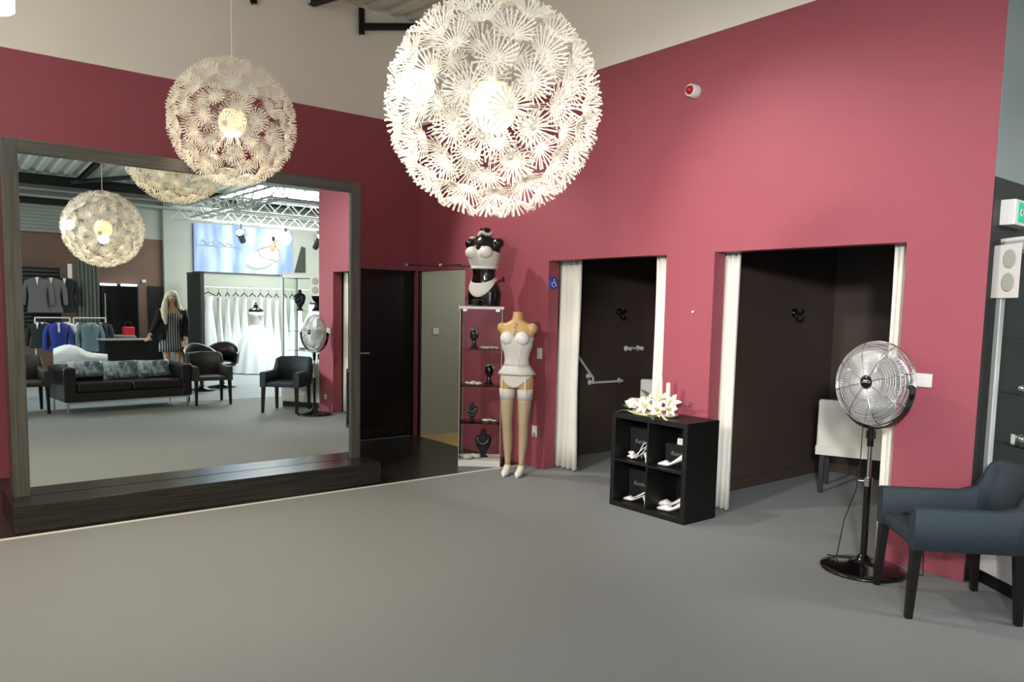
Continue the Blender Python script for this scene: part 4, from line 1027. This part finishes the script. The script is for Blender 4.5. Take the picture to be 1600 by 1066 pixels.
# ------------------------------------------------------------------ bridal gown area (mirror)
t = thing('partition_panel', 'dark grey upright panel at the left end of the gown rack', 'panel', (13.5, .30, 0), R(0))
G().box(-.5, .5, -.03, .05, 0, 2.24).build('panel', 'curtain_dark', t)
G().box(-.5, .5, -.04, .06, 2.24, 2.28).build('cap', 'black_steel', t)
def gown_profile(g, top, bot, r_top, r_bot, n=28, rip=.12, sq=.8, folds=9, ph=0):
    prof = []
    for i in range(12):
        u = i / 11; z = top + (bot - top) * u
        r = r_top * (1 - .25 * math.sin(min(1, u / .28) * PI)) if u < .28 else r_top + (r_bot - r_top) * ((u - .28) / .72) ** 1.25
        prof.append((r, z))
    prof.reverse()
    g.lathe(prof, 48, rip=lambda a, z, q: 1 + rip * (1 - (z - bot) / (top - bot)) * math.sin(folds * a + ph), sy=sq)
for k in range(12):
    y = (.70 if k == 0 else .74 + k * .2)
    names = 'first second third fourth fifth sixth seventh eighth ninth tenth eleventh twelfth'.split()
    t = thing('bridal_gown', '%s white bridal gown from the dark panel along the rack' % names[k], 'gown', (13.85, y, 0), R(-66 if k == 0 else random.uniform(-8, 8)), 'white gowns hanging on the rack')
    g = G(); gown_profile(g, 1.74 - .03 * (k % 3), .12, .11, .30 + .03 * (k % 4), rip=.08, sq=.42, folds=7 + k % 4, ph=k); g.build('dress', 'gown_white', t)
    g = G(); g.tube([(-.16, 0, 1.76), (0, 0, 1.84), (.16, 0, 1.76)], .013, 6); g.tube([(0, 0, 1.84), (0, 0, 1.90), (.015, .0, 1.935), (-.0, 0, 1.95)], .004, 5); g.build('hanger', 'black_leg', t)
    if k % 3 == 0: 
        g = G(); g.tube([(-.10, 0, 1.76), (-.07, -.03, 1.66)], .005, 5); g.tube([(.10, 0, 1.76), (.07, -.03, 1.66)], .005, 5); g.build('strap', 'gown_white', t)
t = thing('gown_rail', 'white rail the bridal gowns hang from', 'clothes rail', (13.85, 0, 0))
G().tube([(0, .38, 1.955), (0, 3.3, 1.955)], .014, 8).build('top_bar', 'white_plastic', t)
for y in (.38, 3.3): G().tube([(0, y, 0), (0, y, 1.955)], .014, 8).build('post', 'white_plastic', t)
G().tube([(0, 1.85, 1.955), (0.5, 1.85, 2.05)], .01, 6).build('bracket', 'white_plastic', t)
# dress form with gown in front
t = thing('dress_form', 'black dress form wearing a full strapless white ball gown', 'dress form', (12.9, 1.47, 0), R(-90))
g = G(); g.loft([ring_at(z) for z in (1.2, 1.28, 1.36, 1.43, 1.465, 1.485, 1.51, 1.57)]); g.ell((0, .01, 1.60), (.03, .03, .025)); g.build('form', 'gloss_body', t)
g = G(); g.sheet([ring_at(z, .01, 48) + [ring_at(z, .01, 48)[0]] for z in (1.40, 1.34, 1.25, 1.15, 1.08)]); cups(g, .01); bod = g.build('bodice', 'lace', t, solid=.004)
g = G(); prof = [(.60, .02), (.57, .15), (.50, .4), (.42, .62), (.32, .85), (.21, 1.02), (.145, 1.10)]
g.lathe(prof, 72, rip=lambda a, z, q: 1 + .07 * (1 - z / 1.1) * math.sin(13 * a) + .03 * (1 - z / 1.1) * math.sin(5 * a + 1)); g.build('skirt', 'gown_white', t)
t = thing('gown_train', 'white gown with long train spread behind the jewellery case', 'gown', (12.3, 2.62, 0), R(-90))
g = G(); prof = [(.56, .02), (.52, .2), (.43, .55), (.33, .95), (.2, 1.25), (.13, 1.4), (.12, 1.6)]
g.lathe(prof, 60, rip=lambda a, z, q: 1 + .06 * (1 - z / 1.6) * math.sin(11 * a)); g.build('skirt', 'gown_white', t)
g = G(); g.ell((0, 0, 1.62), (.10, .07, .06)); g.build('neck', 'gloss_body', t)
# banner
t = thing('wall_banner', 'large pale blue poster of a crouching bride above the gowns', 'banner', (14.33, 0, 0))
G().box(-.012, .0, .53, 2.95, 2.33, 3.46).build('print', 'banner_print', t)
g = G()   # bride figure printed in low relief, drawn as thin shapes
x = -.014
def blob2(g, cy, cz, ry, rz_, rot=0):
    g.lathe([(.001, 0), (1, 0), (1, .002), (.001, .002)], 20, M=Matrix.Translation((x, cy, cz)) @ Matrix.Rotation(rot, 4, 'X') @ Matrix.Diagonal((1, ry, rz_, 1)) @ Matrix.Rotation(-PI / 2, 4, 'Y'))
g1 = G(); blob2(g1, 2.12, 2.66, .40, .22, .25); g1.build('printed_gown', 'gown_white', t)
x = -.018
g0 = G(); blob2(g0, 2.40, 2.82, .15, .15); g0.build('printed_skirt', 'satin_white', t)
x = -.022
g2 = G(); blob2(g2, 2.44, 3.03, .07, .13, -.25); g2.build('printed_figure', 'face_skin', t)
x = -.026
g6 = G(); blob2(g6, 2.50, 3.19, .055, .07); g6.build('printed_face', 'face_skin', t)
g3 = G(); g3.tube([(x, 2.40, 3.05), (x, 2.14, 2.97), (x, 2.06, 2.94), (x, 2.12, 2.78), (x, 2.24, 2.72)], .016, 5); g3.tube([(x, 2.48, 3.08), (x, 2.62, 2.92), (x, 2.62, 2.72), (x, 2.48, 2.66)], .018, 5); g3.build('printed_arm', 'face_skin', t)
x = -.030
g4 = G(); blob2(g4, 2.455, 3.22, .035, .06, .1); g4.build('printed_hair', 'charcoal', t)
g5 = G(); pts = []
for j in range(60):
    u = j / 59; pts.append((x, .70 + .82 * u, 3.03 - .1 * u * .3 + (.055 * (1 - .5 * u)) * math.sin(26 * u) + .02 * math.sin(61 * u)))
g5.tube(pts, .009, 4); g5.tube([(x, .66, 2.96), (x, 1.1, 2.95), (x, 1.62, 2.955)], .007, 4); g5.build('printed_signature', 'script_white', t)
# leaning dark panel right of banner
tag(G().prism([(3.0, 2.32), (3.32, 2.32), (3.32, 3.05), (3.22, 3.08)], 0, .03, M=Matrix(((0, 0, 1, 14.34), (1, 0, 0, 0), (0, 1, 0, 0), (0, 0, 0, 1)))).build('wall_panel', 'slat_dark'), 'tall dark tapering panel high on the wall right of the poster', 'wall panel')

# aluminium truss and its spotlights
def truss(label, p, q, s=.26):
    p, q = Vector(p), Vector(q); L = (q - p).length; d = (q - p).normalized(); up = Vector((0, 0, 1)); sd = d.cross(up).normalized(); u = sd.cross(d)
    M = Matrix(((sd.x, u.x, d.x, p.x), (sd.y, u.y, d.y, p.y), (sd.z, u.z, d.z, p.z), (0, 0, 0, 1)))
    t = thing('lighting_truss', label, 'truss', (0, 0, 0), 0, 'aluminium lighting trusses over the gowns')
    h = s / 2; g = G()
    for a, b_ in ((-h, -h), (h, -h), (h, h), (-h, h)): g.tube([(a, b_, 0), (a, b_, L)], .022, 8, M=M)
    g.build('chord', 'alu', t)
    g = G(); n = max(2, round(L / s)); c = [(-h, -h), (h, -h), (h, h), (-h, h)]
    for k in range(n):
        z0, z1 = L * k / n, L * (k + 1) / n
        for f in range(4):
            a, b_ = c[f], c[(f + 1) % 4]
            if k % 2: a, b_ = b_, a
            g.tube([(a[0], a[1], z0), (b_[0], b_[1], z1)], .009, 5, M=M)
    g.build('lattice', 'alu', t)
    return t
truss('long truss parallel to the poster wall, farthest of the trusses', (13.0, -.3, 3.52), (13.0, 4.4, 3.52))
truss('truss running away from the far wall at the left of the lit area', (8.2, .15, 3.55), (12.8, .15, 3.55))
truss('nearest cross truss over the sales area', (9.0, .3, 3.62), (9.0, 4.4, 3.62))
truss('middle cross truss between the near and far ones', (11.0, .3, 3.56), (11.0, 4.4, 3.56))
def stage_spot(label, loc, rz, tilt):
    t = thing('stage_spotlight', label, 'spotlight', loc, rz, 'spotlights hanging from the truss')
    M = Matrix.Rotation(R(90 + tilt), 4, 'X')
    g = G(); g.lathe([(.04, -.22), (.07, -.20), (.075, .12), (.085, .14), (.085, .18)], 16, M=M); g.build('housing', 'black_steel', t)
    g = G(); g.lathe([(.001, .181), (.078, .18)], 16, M=M, caps=False); g.build('lens', 'bulb_cool', t)
    g = G(); g.tube([(-.1, 0, 0), (-.1, 0, .15), (.1, 0, .15), (.1, 0, 0)], .008, 6); g.tube([(0, 0, .15), (0, 0, .27)], .012, 6); g.build('yoke', 'black_steel', t)
stage_spot('black stage spotlight in front of the poster signature', (12.9, 1.15, 3.10), R(-60), -25)
stage_spot('pale stage spotlight right of the poster', (12.9, 3.0, 3.10), R(-90), -40)
tag(G().lathe([(.02, .16), (.09, .10), (.13, 0), (.09, -.10), (.02, -.13)], 20).build('globe_lamp', 'bulb_cool', loc=(12.9, 2.2, 3.13)), 'blown-out round lamp hanging over the bride poster', 'lamp')
tag(G().tube([(12.9, 2.2, 3.27), (12.9, 2.2, 3.4)], .03, 8).build('lamp_clamp', 'black_steel'), 'dark clamp holding the round lamp to the truss', 'clamp')

# bright cylinder lamp at the top left corner of the photo
t = thing('cylinder_lamp', 'glowing white cylinder pendant cut off by the top left corner', 'lamp', (1.90, -4.47, 3.5))
L = bpy.data.lights.new('cylinder_bulb', 'POINT'); L.energy = 16; L.color = (1, .96, .88); L.shadow_soft_size = .08; lo = bpy.data.objects.new('cylinder_bulb', L); C.objects.link(lo); lo.location = (1.90, -4.47, 3.38)
G().lathe([(.10, 0), (.118, .012), (.118, .30), (.10, .31)], 24).build('shade', 'bulb_cool', t)
G().tube([(0, 0, .31), (0, 0, ceil_z(1.95) - 3.5)], .006, 6).build('cord', 'black_leg', t)

# ------------------------------------------------------------------ lights
def area(name, loc, rot, sx, sy, e, col=(1, 1, 1)):
    L = bpy.data.lights.new(name, 'AREA'); L.shape = 'RECTANGLE'; L.size = sx; L.size_y = sy; L.energy = e; L.color = col
    o = bpy.data.objects.new(name, L); C.objects.link(o); o.location = loc; o.rotation_euler = rot; return o
def spot(name, loc, target, e, col=(1, 1, 1), ang=90, blend=.6, size=.06):
    L = bpy.data.lights.new(name, 'SPOT'); L.energy = e; L.color = col; L.spot_size = R(ang); L.spot_blend = blend; L.shadow_soft_size = size
    o = bpy.data.objects.new(name, L); C.objects.link(o); o.location = loc; o.rotation_euler = (Vector(target) - Vector(loc)).to_track_quat('-Z', 'Y').to_euler(); return o
WARM = (1, .86, .66); COOL = (.80, .92, 1.)
area('fill_left', (3.2, -6.9, 4.5), (R(18), 0, 0), 1.6, 1.6, 80, WARM)  # unseen fill lamp added to brighten the left floor
area('fill_mid', (7.4, -6.6, 4.3), (R(20), 0, 0), 1.6, 1.6, 24, COOL)  # weak cool fill added high up, no fixture modelled
area('shopfront_daylight', (10.5, -8.6, 2.2), (R(90), 0, 0), 5, 3.2, 170, (.66, .86, 1.))
area('gown_light', (11.9, 2.2, 3.95), (0, 0, 0), 2.4, 3.0, 440, (.96, .98, 1.))
area('fill_menswear', (10.5, -4.9, 3.9), (0, 0, 0), 1.2, 1.2, 90, (.96, .98, 1.))  # added fill for the menswear side, kept out of the mirror's view
spot('spot_fan', (3.25, -2.35, 4.4), (5.8, .0, 1.0), 230, (1, .95, .88), 60, .7)
spot('spot_corner', (.6, -1.9, 4.3), (2.2, 0, 1.3), 260, (1, .95, .88), 56, .7)
spot('fill_spot_wall', (9.6, -6.8, 2.7), (5.3, 0, 1.6), 1850, (1, .96, 1.), 36, 1., .2)  # unseen spot added low and far back to brighten wall, not floor
spot('fill_spot_wall_mid', (5.6, -7.6, 3.6), (3.6, 0, 1.5), 1100, (1, .95, .92), 40, 1., .2)  # another added spot, lifts the middle of the cubicle wall
spot('fill_spot_floor', (4.0, -5.0, 4.4), (2.9, -3.7, 0), 520, WARM, 76, 1., .15)  # added warm spot without a fixture, brightens the left floor
spot('fill_spot_passage', (.9, 1.6, 2.3), (.1, .4, .9), 50, (1, .95, .85), 120, .6)  # hidden spot added inside the passage to lift its beige wall

w = bpy.data.worlds.new('World'); sc.world = w; w.use_nodes = True
w.node_tree.nodes['Background'].inputs['Color'].default_value = (.8, .87, 1, 1); w.node_tree.nodes['Background'].inputs['Strength'].default_value = .3

# ------------------------------------------------------------------ camera (solved from the photo's vanishing lines)
cd_ = bpy.data.cameras.new('camera'); cam = bpy.data.objects.new('camera', cd_); C.objects.link(cam)
f, py, yaw, pit, rol = 1200.96, 592.5, R(51.132), R(5.318), R(1.175)
F = Vector((-math.sin(yaw) * math.cos(pit), math.cos(yaw) * math.cos(pit), -math.sin(pit)))
Rt = Vector((math.cos(yaw), math.sin(yaw), 0)); U = Rt.cross(F)
R2 = Rt * math.cos(rol) + U * math.sin(rol); U2 = -Rt * math.sin(rol) + U * math.cos(rol)
cam.matrix_world = Matrix(((R2.x, U2.x, -F.x, 8.153), (R2.y, U2.y, -F.y, -5.074), (R2.z, U2.z, -F.z, 1.625), (0, 0, 0, 1)))
cd_.sensor_width = 36; cd_.lens = f / 1600 * 36; cd_.shift_y = (py - 533) / 1600; cd_.clip_start = .05; cd_.clip_end = 100
sc.camera = cam
sc.view_settings.view_transform = 'Standard'; sc.view_settings.look = 'None'; sc.view_settings.gamma = 1; sc.view_settings.exposure = 0.1
sc.cycles.max_bounces = 10; sc.cycles.diffuse_bounces = 5; sc.cycles.glossy_bounces = 5; sc.cycles.transparent_max_bounces = 16; sc.cycles.transmission_bounces = 6
sc.cycles.sample_clamp_indirect = 4; sc.cycles.use_denoising = True; sc.cycles.caustics_reflective = True; sc.cycles.blur_glossy = .5
